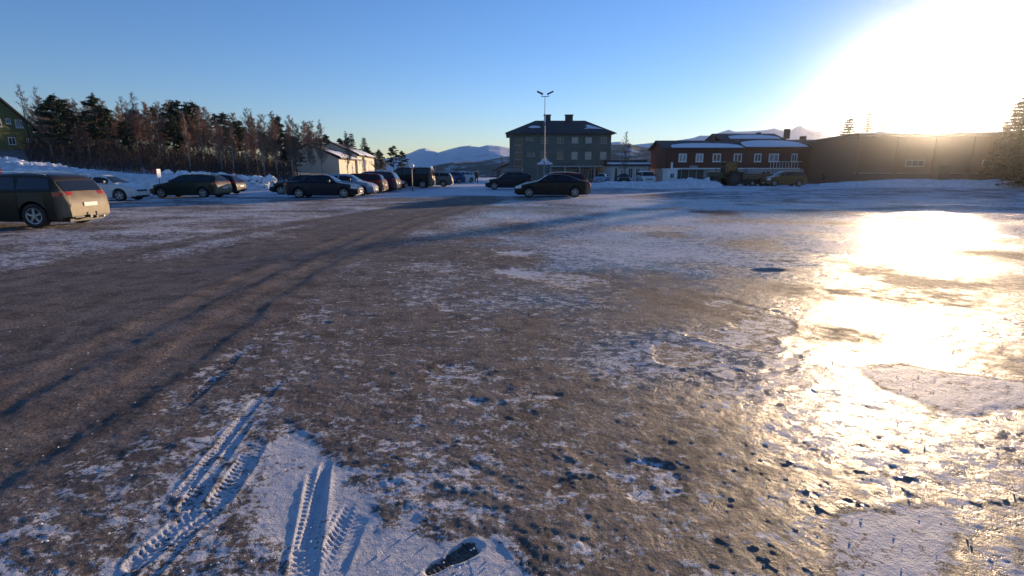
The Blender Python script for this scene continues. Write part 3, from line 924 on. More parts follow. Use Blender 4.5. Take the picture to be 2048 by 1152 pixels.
# ------------------------------------------------------------------ the tractor by the red houses
def tractor():
    p = at_px(1448, 371, 63)
    t = empty('tractor', p, R(180), 'green tractor with cab and rear blade parked below the red houses', 'tractor')
    tg = mat('tractor_green', (0.022, 0.05, 0.018), 0.45, var=0.25, scale=6)
    MB().box(0.3, 1.9, -0.38, 0.38, 0.85, 1.55).box(1.9, 2.0, -0.32, 0.32, 0.9, 1.45).build('bonnet', tg, t)
    c = MB()
    for sx in (-1.1, 0.25):
        for sy in (-0.68, 0.68): c.box(sx - 0.04, sx + 0.04, sy - 0.04, sy + 0.04, 1.2, 2.65)
    c.box(-1.2, 0.35, -0.78, 0.78, 2.65, 2.80).box(-1.1, 0.3, -0.7, 0.7, 0.9, 1.25)
    c.build('cab', tg, t)
    g = MB().box(-1.06, 0.21, -0.70, -0.69, 1.25, 2.65).box(-1.06, 0.21, 0.69, 0.70, 1.25, 2.65).box(0.26, 0.27, -0.64, 0.64, 1.25, 2.65).box(-1.12, -1.11, -0.64, 0.64, 1.25, 2.65)
    g.build('cab_glass', 'glass', t)
    for (x, r, w) in ((-0.7, 0.82, 0.85), (1.5, 0.55, 0.75)):
        for sd in (-1, 1):
            wh = MB().tube((x, sd * w, r), (x, sd * (w + 0.32), r), r, n=24)
            for k in range(18):
                a = 2 * PI * k / 18
                m_ = Matrix.Translation((x, sd * w, r)) @ Matrix.Rotation(a, 4, 'Y')
                y0, y1 = sorted((0.0, sd * 0.30))
                wh.box(r - 0.01, r + 0.04, y0, y1, -0.03, 0.03, m_)
            o = wh.build('wheel', 'tyre', t)
            MB().tube((x, sd * (w + 0.322), r), (x, sd * (w + 0.34), r), r * 0.55, n=16).build('rim', 'metal_dark', o)
    for sd in (-1, 1):
        f = MB()
        pts = [(-0.7 + 0.95 * math.cos(a), sd * 1.0, 0.82 + 0.95 * math.sin(a)) for a in np.linspace(0.3, 2.6, 8)]
        for a, b in zip(pts[:-1], pts[1:]):
            f.add([(a[0], a[1] - .2, a[2]), (a[0], a[1] + .2, a[2]), (b[0], b[1] + .2, b[2]), (b[0], b[1] - .2, b[2])], [(0, 1, 2, 3)])
        f.build('mudguard', tg, t)
    MB().tube((1.2, 0.3, 1.5), (1.2, 0.3, 2.4), 0.04).build('exhaust_pipe', 'metal_dark', t)
    b = MB().box(-2.5, -2.42, -1.3, 1.3, 0.15, 0.95).box(-2.45, -1.4, -0.1, 0.1, 0.5, 0.65)
    b.build('blade', 'metal_dark', t)
    for sy in (-0.5, 0.5):
        MB().box(0.28, 0.36, sy - 0.09, sy + 0.09, 2.66, 2.8).build('work_light', 'head', t)
tractor()
def trailer():
    p = at_px(1503, 371, 63)
    t = empty('flatbed_trailer', p, R(180), 'low brown flatbed trailer loaded with a grey crate beside the green tractor', 'trailer')
    wd = mat('trailer_boards', (0.16, 0.09, 0.05), 0.8, var=0.3, scale=6)
    MB().box(-1.7, 1.5, -0.9, 0.9, 0.68, 0.78).build('bed', 'metal_dark', t)
    for k in range(3):
        MB().box(-1.7, 1.5, -0.96, -0.905, 0.79 + 0.2 * k, 0.97 + 0.2 * k).build('side_board', wd, t)
        MB().box(-1.7, 1.5, 0.905, 0.96, 0.79 + 0.2 * k, 0.97 + 0.2 * k).build('side_board', wd, t)
    MB().box(-1.76, -1.705, -0.95, 0.95, 0.79, 1.37).build('tailboard', wd, t)
    MB().box(1.505, 1.56, -0.95, 0.95, 0.79, 1.37).build('headboard', wd, t)
    for x in (-0.75, 0.35):
        for sd in (-1, 1):
            o = MB().tube((x, sd * 0.80, 0.33), (x, sd * 1.0, 0.33), 0.33, n=18).build('wheel', 'tyre', t)
            MB().tube((x, sd * 1.002, 0.33), (x, sd * 1.015, 0.33), 0.18, n=12).build('rim', 'rim', o)
    MB().box(1.5, 2.4, -0.05, 0.05, 0.5, 0.6).build('drawbar', 'metal_dark', t)
    c = empty('crate', (p[0] - 0.1, p[1], p[2] + 0.782), R(178), 'grey crate standing on the flatbed trailer', 'crate')
    gm = mat('grey_sheet', (0.28, 0.28, 0.30), 0.6, var=0.2)
    for k in range(4):
        MB().box(-0.75, 0.75, -0.55, 0.55, 0.02 + 0.30 * k, 0.29 + 0.30 * k).build('crate_board', gm, c)
    MB().box(-0.70, 0.70, -0.5, 0.5, 0.0, 1.18).build('crate_core', 'metal_dark', c)
trailer()

# ------------------------------------------------------------------ buildings
def window(parent, x0, x1, z0, z1, y, nrm=-1, frame='white', pane='pane', bars=(1, 0), fw=0.08):
    "a window in a wall plane at local y, outside towards nrm*y"
    ya, yb = sorted((y, y + nrm * 0.05))
    f = MB()
    f.box(x0, x1, ya, yb, z0, z0 + fw).box(x0, x1, ya, yb, z1 - fw, z1)
    f.box(x0, x0 + fw, ya, yb, z0 + fw, z1 - fw).box(x1 - fw, x1, ya, yb, z0 + fw, z1 - fw)
    for k in range(bars[0]):
        c = x0 + (x1 - x0) * (k + 1) / (bars[0] + 1)
        f.box(c - fw * 0.35, c + fw * 0.35, ya, yb, z0 + fw, z1 - fw)
    s_ = sorted((y + nrm * 0.05, y + nrm * 0.11))
    o = f.build('window', frame, parent)
    MB().box(x0 - 0.06, x1 + 0.06, min(y, y + nrm * 0.11), max(y, y + nrm * 0.11), z0 - 0.05, z0 - 0.002).build('sill', frame, o)
    pa = sorted((y + nrm * 0.004, y + nrm * 0.02))
    MB().box(x0 + fw, x1 - fw, pa[0], pa[1], z0 + fw, z1 - fw).build('pane', pane, o)
    return o
def clad(name, c, c2, spacing=0.14, vertical=True):
    m, N, L, b = nt(name)
    tc = N.new('ShaderNodeTexCoord')
    wv = N.new('ShaderNodeTexWave'); wv.wave_type = 'BANDS'; wv.bands_direction = 'X' if vertical else 'Z'; wv.wave_profile = 'SAW'
    wv.inputs['Scale'].default_value = 0.314 / spacing
    L.new(tc.outputs['Object'], wv.inputs['Vector'])
    no = N.new('ShaderNodeTexNoise'); no.inputs['Scale'].default_value = 1.4; no.inputs['Detail'].default_value = 7
    mp = N.new('ShaderNodeMapping'); mp.inputs['Scale'].default_value = (3, 3, 0.5) if vertical else (0.5, 0.5, 3)
    L.new(tc.outputs['Object'], mp.inputs[0]); L.new(mp.outputs[0], no.inputs['Vector'])
    mx = N.new('ShaderNodeMix'); mx.data_type = 'RGBA'; mx.inputs[6].default_value = (*c, 1); mx.inputs[7].default_value = (*c2, 1)
    L.new(no.outputs['Fac'], mx.inputs[0]); L.new(mx.outputs[2], b.inputs['Base Color'])
    bp = N.new('ShaderNodeBump'); bp.inputs['Distance'].default_value = 0.02
    L.new(wv.outputs['Fac'], bp.inputs['Height']); L.new(bp.outputs[0], b.inputs['Normal'])
    b.inputs['Roughness'].default_value = 0.8
    return m
W_GREY = mat('grey_render', (0.135, 0.135, 0.11), 0.9, var=0.14, scale=0.8)
W_DARK = mat('dark_glazing', (0.035, 0.04, 0.038), 0.15, var=0.3, scale=0.5)
ROOF_D = mat('roof_dark', (0.05, 0.045, 0.045), 0.8, var=0.25, scale=1.5)
W_RED = clad('red_boards', (0.13, 0.042, 0.026), (0.09, 0.03, 0.02))
W_GREEN = clad('green_boards', (0.22, 0.22, 0.085), (0.17, 0.18, 0.07), 0.16, False)
W_YEL = clad('cream_boards', (0.68, 0.60, 0.46), (0.60, 0.53, 0.40), 0.16, False)
W_BRN = clad('brown_boards', (0.14, 0.075, 0.05), (0.10, 0.055, 0.04))
CONC = mat('concrete', (0.30, 0.29, 0.27), 0.85, var=0.15, scale=1)
FR_GREY = mat('grey_frames', (0.30, 0.30, 0.28), 0.6, var=0.1)

def flats():
    Y = 95
    g0 = gzf(10, 97) - 0.3
    xl, xr = P(1019, 320, Y).x, P(1221, 320, Y).x
    zc = P(1120, 268, Y).z - g0
    W_ = xr - xl; Dp = 11.0
    t = empty('block_of_flats', ((xl + xr) / 2, Y, g0), 0, 'three-storey grey block of flats with a dark hipped roof and two chimneys', 'building')
    h = W_ / 2
    k = W_ / 202.0             # metres per pixel column
    def X(px): return (px - 1120) * k
    def Z(py): return zc + (268 - py) * (k * 1.0)
    z1 = Z(331)                # top of the recessed ground floor
    MB().box(-h, h, 0, Dp, z1, zc).build('wall', W_GREY, t)
    MB().box(-h, X(1098), 0.0, Dp, -0.5, z1 - 0.003).box(X(1098) + .003, h - 0.3, 1.2, Dp - .3, -0.5, z1 - 0.003).build('ground_floor', W_GREY, t)
    # hipped roof
    ov = 0.65
    ze = zc + 0.02
    zr = Z(239)
    rl_, rr_ = X(1073), X(1176)
    A = [(-h - ov, -ov, ze), (h + ov, -ov, ze), (h + ov, Dp + ov, ze), (-h - ov, Dp + ov, ze), (rl_, Dp / 2, zr), (rr_, Dp / 2, zr)]
    B = [(p[0], p[1], p[2] + 0.18) for p in A]
    rf = MB().add(A[:4] + B, [(3, 2, 1, 0), (0, 1, 5, 4), (1, 2, 6, 5), (2, 3, 7, 6), (3, 0, 4, 7), (4, 5, 9, 8), (6, 7, 8, 9), (5, 6, 9), (7, 4, 8)])
    ro = rf.build('roof', ROOF_D, t)
    for px0, px1 in ((1091, 1104), (1135, 1150)):
        c = MB().box(X(px0), X(px1), Dp / 2 - 0.6, Dp / 2 + 0.6, zr - 0.6, Z(227)).box(X(px0) - .1, X(px1) + .1, Dp / 2 - 0.7, Dp / 2 + 0.7, Z(227) + .002, Z(225.5))
        c.build('chimney', mat('chimney_brick', (0.06, 0.05, 0.045), 0.9, var=0.2), ro)
    # snow left on the roof
    def on_roof(px, f): return Vector((X(px), -ov + (Dp / 2 + ov) * f, ze + 0.18 + (zr - ze) * f + 0.035))
    for shp in ([(1056, .42), (1064, .36), (1082, .40), (1078, .52), (1066, .55)], [(1168, .30), (1178, .33), (1205, .30), (1196, .40), (1180, .62), (1174, .60), (1176, .42)]):
        vs_ = [on_roof(a, b) for a, b in shp]
        lo = [v - Vector((0, 0, 0.03)) for v in vs_]
        n = len(vs_)
        MB().add(vs_ + lo, [tuple(range(n))] + [(i, i + n, (i + 1) % n + n, (i + 1) % n) for i in range(n)]).build('roof_snow', 'snow', ro)
    # gutters
    MB().box(-h - ov - .12, h + ov + .12, -ov - 0.12, -ov - 0.01, ze - 0.02, ze + 0.13).build('gutter', 'metal_dark', ro)
    # stair glazing: dark recess with surround
    sx0, sx1 = X(1028), X(1045)
    MB().box(sx0 - 0.35, sx0, -0.10, -0.003, 0.4, Z(275)).box(sx1, sx1 + 0.30, -0.10, -0.003, 0.4, Z(275)).box(sx0 - 0.35, sx1 + 0.30, -0.10, -0.003, Z(275) + .002, Z(272)).build('stair_surround', W_GREY, t)
    for i in range(6):
        za = 0.6 + i * (Z(276) - 0.6) / 6
        window(t, sx0 + .02, sx1 - .02, za + .03, za + (Z(276) - 0.6) / 6 - .03, -0.003, frame=FR_GREY, pane=W_DARK, fw=0.05)
    cur = ['pane', 'pane', 'curtain_pane', 'curtain_pane', 'pane', 'pane', 'pane', 'curtain_pane', 'curtain_pane', 'curtain_pane']
    i = 0
    for (z0, z1_) in ((286, 274), (317, 302)):
        for c in (1088, 1120, 1149, 1176, 1206):
            window(t, X(c - 6.5), X(c + 6.5), Z(z0), Z(z1_), -0.003, frame=FR_GREY, pane=cur[i], bars=(1, 0)); i += 1
    for c in (1058, 1067):
        window(t, X(c - 3.4), X(c + 3.4), Z(311), Z(304), -0.003, frame=FR_GREY, bars=(0, 0))
    for c in (1055, 1064):
        window(t, X(c - 3.6), X(c + 3.6), Z(281), Z(275), -0.003, frame=FR_GREY, bars=(0, 0))
    # band above the shops, shop windows, columns
    MB().box(X(1100), h, -0.12, -0.003, Z(332), Z(329)).build('cornice', FR_GREY, t)
    MB().box(X(1117), X(1150), -0.16, -0.121, Z(328), Z(324)).build('sign_board', mat('dark_sign_board', (0.10, 0.09, 0.085), .7), t)
    for a, b in ((1104, 1124), (1127, 1150), (1153, 1176), (1179, 1200), (1203, 1214)):
        window(t, X(a), X(b), 0.7, z1 - 0.35, 1.197, frame=FR_GREY, pane=W_DARK, bars=(2, 0))
    for c in (1101, 1130, 1160, 1190, 1218):
        MB().box(X(c) - .14, X(c) + .14, 0.05, 0.33, -0.5, z1 - .004).build('column', CONC, t)
    # low wing on the left with a lean-to roof
    wx0 = X(992)
    MB().box(wx0, -h - 0.004, 2, 9, -0.5, Z(338)).build('side_wing', W_GREY, t)
    MB().add([(X(984), 1.2, Z(341)), (-h - .004, 1.2, Z(325)), (-h - .004, 9.6, Z(325)), (X(984), 9.6, Z(341)), (X(984), 1.2, Z(339)), (-h - .004, 1.2, Z(323)), (-h - .004, 9.6, Z(323)), (X(984), 9.6, Z(339))],
             [(3, 2, 1, 0), (4, 5, 6, 7), (0, 1, 5, 4), (1, 2, 6, 5), (2, 3, 7, 6), (3, 0, 4, 7)]).build('lean_to_roof', ROOF_D, t)
    window(t, X(1000), X(1010), 0.9, 1.9, 1.997, frame='white', pane='pane')
flats()

def annex():
    Y = 88
    g0 = gzf(20, 90) - 0.2
    x0, x1 = P(1221, 345, Y).x, P(1295, 345, Y).x
    z1 = P(1260, 332, Y).z - g0
    t = empty('low_annex', ((x0 + x1) / 2, Y, g0), 0, 'low white annex with snow on its flat roof, right of the grey block of flats', 'building')
    h = (x1 - x0) / 2; k = 2 * h / 74
    X = lambda px: (px - 1258) * k
    wm = mat('annex_render', (0.42, 0.41, 0.40), 0.85, var=0.1, scale=1)
    MB().box(-h, h, 0, 6, -0.4, z1).build('wall', wm, t)
    r = MB().box(-h - 0.3, h + 0.4, -0.5, 6.4, z1 + .003, z1 + 0.30).build('roof', ROOF_D, t)
    MB().box(-h - 0.2, h + 0.3, 1.8, 6.3, z1 + .70, z1 + 0.98).box(-h, h + 0.1, 2, 6.1, z1 + 0.305, z1 + 0.698).build('upper_roof', ROOF_D, r)
    s = MB(); n = 12; vs_, fs_ = [], []
    for i in range(n + 1):
        x = -h - .28 + (2 * h + .64) * i / n
        e = 0.10 + 0.08 * rnd.random()
        vs_ += [(x, -0.50, z1 + .303), (x, -0.46, z1 + .303 + e), (x, 0.6, z1 + .303 + e * 1.6), (x, 1.96, z1 + .303 + 0.33), (x, 1.97, z1 + .303)]
    for i in range(n):
        for j in range(4): fs_.append((i * 5 + j, i * 5 + j + 1, i * 5 + 6 + j, i * 5 + 5 + j))
    s.add(vs_, fs_).build('roof_snow', 'snow', r, 50)
    window(t, X(1241), X(1246), .5, z1 - .5, -.003, bars=(0, 0)); window(t, X(1228), X(1236), .3, z1 - .25, -.003, pane=W_DARK, bars=(0, 0))
    window(t, X(1256), X(1266), .9, z1 - .3, -.003); window(t, X(1271), X(1280), .9, z1 - .3, -.003)
annex()

def red_terrace():
    Y = 84
    g0 = gzf(38, 84) - 0.2
    L0, L1 = 1331, 1612
    x0, x1 = P(L0, 320, Y).x, P(L1, 320, Y).x
    k = (x1 - x0) / (L1 - L0)
    xc = (x0 + x1) / 2; pc = (L0 + L1) / 2
    X = lambda px: (px - pc) * k
    ze = P(1450, 298, Y).z - g0
    Z = lambda py: ze + (298 - py) * k
    t = empty('red_terrace', (xc, Y, g0), 0, 'long red-brown terraced house with snow on its stepped roof and white windows', 'building')
    D_ = 9.0
    xm = X(1486)
    zf = Z(336)
    MB().box(X(L0), X(L1), 0, D_, zf, ze).build('wall', W_RED, t)
    MB().box(X(L0) + .02, X(L1) - .02, 0.25, D_ - .02, -0.5, zf - .003).build('plinth', CONC, t)
    MB().box(X(1347), X(1600), -0.35, 0.24, zf - 0.10, zf + 0.10).build('white_band', 'white', t)
    def gable_roof(a, b, zr, ze_, name='roof', ov=0.45, y0=0, y1=D_):
        ym = (y0 + y1) / 2
        th = 0.16
        A = [(a, y0 - ov, ze_ - 0.05), (a, ym, zr), (a, y1 + ov, ze_ - 0.05)]
        vs_ = []
        for x in (a, b):
            vs_ += [(x, y0 - ov, ze_), (x, ym, zr), (x, y1 + ov, ze_), (x, y1 + ov, ze_ + th), (x, ym, zr + th), (x, y0 - ov, ze_ + th)]
        fs_ = [(5, 4, 3, 2, 1, 0), (6, 7, 8, 9, 10, 11)] + [(i, (i + 1) % 6, (i + 1) % 6 + 6, i + 6) for i in range(6)]
        return MB().add(vs_, fs_).build(name, ROOF_D, t)
    def snow_on(par, a, b, zr, ze_, f0, f1, y0=0, y1=D_, ov=0.45, tk=0.16):
        ym = (y0 + y1) / 2
        n = 26; m_ = 7
        vs_, fs_ = [], []
        for i in range(n + 1):
            x = a + (b - a) * i / n
            e = max(0.0, math.sin(PI * i / n)) ** 0.35
            lo, hi = f0, f0 + (f1 - f0) * (0.35 + 0.65 * e)
            for j in range(m_ + 1):
                f = lo + (hi - lo) * j / m_
                yy = y0 - ov + (ym - y0 + ov) * f
                zz = ze_ + 0.16 + (zr - ze_) * f
                vs_.append((x, yy, zz + 0.012 + tk * (math.sin(PI * min(1, (j + .0) / m_)) ** .4 if 0 < j < m_ else 0) * max(.1, e) * (1 + .2 * rnd.random())))
        w = m_ + 1
        for i in range(n):
            for j in range(m_): fs_.append((i * w + j, i * w + j + 1, (i + 1) * w + j + 1, (i + 1) * w + j))
        MB().add(vs_, fs_).build('roof_snow', 'snow', par, 60)
    def gable_wall(a, b, zr, ze_, mtl, y0=0, y1=D_):
        ym = (y0 + y1) / 2
        vs_ = [(x, y, z) for x in (a, b) for y, z in ((y0 + .01, ze_ + .003), (y1 - .01, ze_ + .003), (ym, zr - 0.02))]
        MB().add(vs_, [(0, 2, 1), (3, 4, 5), (0, 3, 5, 2), (2, 5, 4, 1), (1, 4, 3, 0)]).build('gable', mtl, t)
    # real heights: the pitch rises away from the eye, so the ridge is set from its own distance
    def zat(py): return P(1450, py, Y + D_ / 2).z - g0
    zr1, zr2 = zat(283), zat(269.5)
    r1 = gable_roof(X(1324), xm, zr1, ze + .0)
    gable_wall(X(L0), xm - .01, zr1, ze, W_RED)
    snow_on(r1, X(1342), xm - .1, zr1, ze, 0.02, 0.60)
    r2 = gable_roof(xm + .003, X(1616), zr1 + .1, ze + 0.12)
    gable_wall(xm + .01, X(L1), zr1 + .05, ze, W_RED)
    snow_on(r2, xm + .1, X(1613), zr1 + .1, ze + .12, 0.02, 0.92, tk=.2)
    # raised rear part of the terrace
    yb0, yb1 = D_ * 0.55, D_ + 4
    MB().box(X(1467), X(1592), yb0, yb1, ze - 0.5, P(1450, 281, Y + yb0).z - g0).build('upper_storey', W_BRN, t)
    zu = P(1450, 281, Y + yb0).z - g0
    r3 = gable_roof(X(1462), X(1598), P(1450, 268, Y + (yb0 + yb1) / 2).z - g0 - .1, zu + .003, ov=0.4, y0=yb0, y1=yb1)
    snow_on(r3, X(1484), X(1590), P(1450, 268, Y + (yb0 + yb1) / 2).z - g0 - .1, zu, 0.1, 0.75, y0=yb0, y1=yb1, ov=.4)
    cb = mat('chimney_dark', (0.07, 0.055, 0.05), .9)
    for px, top, yb in ((1421, 271, D_ / 2), (1568, 258, (yb0 + yb1) / 2), (1512, 265, (yb0 + yb1) / 2)):
        w = 0.26 if px == 1512 else 0.38
        zz = P(1450, top, Y + yb).z - g0
        MB().box(X(px) * (Y + yb) / Y + (xc) * yb / Y - w, X(px) * (Y + yb) / Y + xc * yb / Y + w, yb - .35, yb + .35, zz - 1.6, zz).build('chimney', cb, t)
    for i, (a, b) in enumerate(((1357, 1373), (1391, 1406), (1425, 1441), (1467, 1483), (1508, 1522), (1537, 1557), (1582, 1594))):
        window(t, X(a), X(b), Z(323), Z(307), -.003, pane='curtain_pane' if i in (1, 0, 5) else 'pane', bars=(1, 0), fw=0.14)
    # ground floor: garage opening, glazed veranda, balcony panels
    for a, b in ((1350, 1411),):
        for j in range(4):
            u0, u1 = a + (b - a) * j / 4 + 1, a + (b - a) * (j + 1) / 4 - 1
            MB().box(X(u0), X(u1), 0.2, 0.247, 0.1, zf - .2).build('garage_door', mat('garage_door_green', (0.06, 0.065, 0.05), .7) if j == 0 else bpy.data.materials['garage_door_green'], t)
    for a, b in ((1420, 1436), (1440, 1458), (1476, 1494), (1500, 1520), (1526, 1546), (1552, 1572), (1578, 1596)):
        window(t, X(a), X(b), 0.6, zf - .35, 0.247, bars=(1, 0), pane='pane', fw=.1)
    MB().box(X(1380), X(1396), -0.12, -.003, Z(335), Z(330)).build('sign_board', CONC, t)
    # balcony rail before the right-hand half
    zb = zf + .102
    for a in range(1540, 1600, 6):
        MB().box(X(a), X(a) + .06, -0.33, -.27, zb, zb + .9).build('baluster', 'white', t)
    MB().box(X(1538), X(1602), -0.35, -.25, zb + .903, zb + .98).build('handrail', 'white', t)
    # porch shed at the left end
    xs0, xs1 = X(1326), X(1347)
    MB().box(xs0, xs1, -2.4, -0.4, -.5, Z(338)).build('porch', 'white', t)
    MB().box(xs0 - .2, xs1 + .2, -2.6, -0.36, Z(338) + .003, Z(336)).build('porch_roof', 'snow', t)
    window(t, xs0 + .5, xs0 + 1.2, 1.0, 1.8, -2.403)
    MB().box(X(1338.5), X(1341.5), -1.3, -1.0, Z(336), Z(324)).build('flue', 'white', t)
red_terrace()

def simple_house(name, px0, px1, eave, Y, depth, label, wm, ridge=None, win=(), chim=(), base=None, flat=False, snowcap=True):
    x0, x1 = P(px0, 320, Y).x, P(px1, 320, Y).x
    xc = (x0 + x1) / 2; h = (x1 - x0) / 2
    g0 = gzf(xc, Y) - 0.3
    z = lambda py: P((px0 + px1) / 2, py, Y).z - g0
    ze = z(eave)
    t = empty(name, (xc, Y, g0), 0, label, 'building')
    MB().box(-h, h, 0, depth, -0.5, ze).build('wall', wm, t)
    k = 2 * h / (px1 - px0); pc = (px0 + px1) / 2
    if flat:
        MB().box(-h - .3, h + .3, -.3, depth + .3, ze + .003, ze + .35).build('roof', ROOF_D, t)
    else:
        zr = P(pc, ridge, Y + depth / 2).z - g0
        ov = .4
        vs_ = []
        for x in (-h - .3, h + .3):
            vs_ += [(x, -ov, ze), (x, depth / 2, zr), (x, depth + ov, ze), (x, depth + ov, ze + .15), (x, depth / 2, zr + .15), (x, -ov, ze + .15)]
        r = MB().add(vs_, [(5, 4, 3, 2, 1, 0), (6, 7, 8, 9, 10, 11)] + [(i, (i + 1) % 6, (i + 1) % 6 + 6, i + 6) for i in range(6)]).build('roof', ROOF_D, t)
        MB().add([(-h, .01, ze + .003), (-h, depth - .01, ze + .003), (-h, depth / 2, zr), (h, .01, ze + .003), (h, depth - .01, ze + .003), (h, depth / 2, zr)], [(0, 2, 1), (3, 4, 5), (0, 3, 5, 2), (2, 5, 4, 1)]).build('gable', wm, t)
    for a, b, c, d in win:
        window(t, (a - pc) * k, (b - pc) * k, z(d), z(c), -.003)
    for px, top in chim:
        zz = z(top) * 1.0
        MB().box((px - pc) * k - .4, (px - pc) * k + .4, depth / 2 - .4, depth / 2 + .4, ze, zz + .4).build('chimney', 'bark', t)
    return t
simple_house('brown_house', 1612, 1692, 290, 92, 9, 'plain brown house right of the red terrace, in the glare of the sun', W_BRN, ridge=281, win=((1628, 1640, 312, 326), (1656, 1668, 312, 326)), chim=((1629, 274),))
# flat-roofed hall under the sun
def hall():
    Y = 66
    x0 = P(1719, 300, Y).x + 1.9
    h_ = 6.0
    t = empty('flat_roofed_hall', (x0 + 26, Y, gzf(70, 66) - .6), R(-8), 'long flat-roofed brown hall at the right beneath the sun', 'building')
    zt = P(1719, 264, Y).z - t.location.z
    MB().box(-26, 32, 0, 16, -1.5, zt - .4).build('wall', W_BRN, t)
    MB().box(-26.3, 32.3, -.3, 16.3, zt - .397, zt).build('roof', ROOF_D, t)
    for i in range(14):
        MB().box(-25.9 + i * 4.4, -25.6 + i * 4.4, -.09, -.003, -1.5, zt - .41).build('pilaster', W_BRN, t)
    MB().box(-26, 32, -.06, -.0035, .9, 1.0).build('sill_band', CONC, t)
    for i, x in enumerate((-20.2, -11.4, -2.6, 6.2, 15.0)):
        window(t, x, x + 2.2, 1.8, 2.6, -.003, bars=(2, 0), frame=FR_GREY)
    MB().box(-16.2, -14.9, -.07, -.003, -.3, 1.9).build('door', 'metal_dark', t)
    n = 40; vs_, fs_ = [], []
    for i in range(n + 1):
        x = -26.2 + 58.4 * i / n; e = .10 + .16 * rnd.random()
        vs_ += [(x, -.32 - .1 * rnd.random(), zt + .003), (x, -.30, zt + e * .8), (x, .8, zt + e), (x, 8, zt + .12), (x, 16, zt + .003)]
    for i in range(n):
        for j in range(4): fs_.append((i * 5 + j, i * 5 + j + 1, i * 5 + 6 + j, i * 5 + 5 + j))
    MB().add(vs_, fs_).build('roof_snow', 'snow', t, 60)
hall()

def green_house():
    Y = 70
    ang = R(64)
    ax = P(-6, 196, Y); r_ = P(74, 262, 1.0).x
    h = (r_ * Y - ax.x) / (math.cos(ang) - math.sin(ang) * r_)
    Ye = Y + h * math.sin(ang)
    ex = P(74, 262, Ye)
    g0 = P(40, 322, Y).z
    t = empty('green_house', (ax.x, Y, g0 - 0.2), ang, 'green wooden house with a steep gable and white windows at the left edge', 'building')
    za, ze = ax.z - t.location.z, ex.z - t.location.z
    D_ = 10
    hb = h - 0.5
    zs = ze + (za - ze) * 0.5 / h
    vs_ = [(x, y, z) for y in (0, D_) for x, z in ((-hb, -1.5), (hb, -1.5), (hb, zs), (0, za - .05), (-hb, zs))]
    MB().add(vs_, [(0, 1, 2, 3, 4), (9, 8, 7, 6, 5), (1, 6, 7, 2), (0, 4, 9, 5)]).build('wall', W_GREEN, t)
    th = 0.28
    r = []
    vs_ = [(x, y, z) for y in (-.5, D_ + .4) for x, z in ((-h, ze), (0, za), (h, ze), (h, ze + th), (0, za + th), (-h, ze + th))]
    MB().add(vs_, [(5, 4, 3, 2, 1, 0), (6, 7, 8, 9, 10, 11)] + [(i, (i + 1) % 6, (i + 1) % 6 + 6, i + 6) for i in range(6)]).build('roof', ROOF_D, t)
    k = h / 80.0
    X = lambda px: (px + 6) * k
    Z = lambda py: P(40, py, Y).z - t.location.z
    window(t, X(3), X(14), Z(247), Z(236), -.003); window(t, X(24), X(42), Z(254), Z(237), -.003, bars=(2, 0), pane='curtain_pane')
    window(t, X(0), X(17), Z(289), Z(274), -.003); window(t, X(43), X(54), Z(283), Z(275), -.003, pane='curtain_pane')
    window(t, X(-40), X(-25), Z(289), Z(274), -.003); window(t, X(-22), X(-8), Z(254), Z(237), -.003)
    for px in (8,):
        MB().box(-hb, hb, -.04, -.004, Z(263), Z(261)).build('trim_board', mat('green_trim', (0.10, 0.12, 0.05), .8), t)
    for sx in (hb - .12,):
        MB().box(sx, sx + .13, -.045, -.004, -1, zs - .1).build('corner_board', bpy.data.materials['green_trim'], t)
green_house()

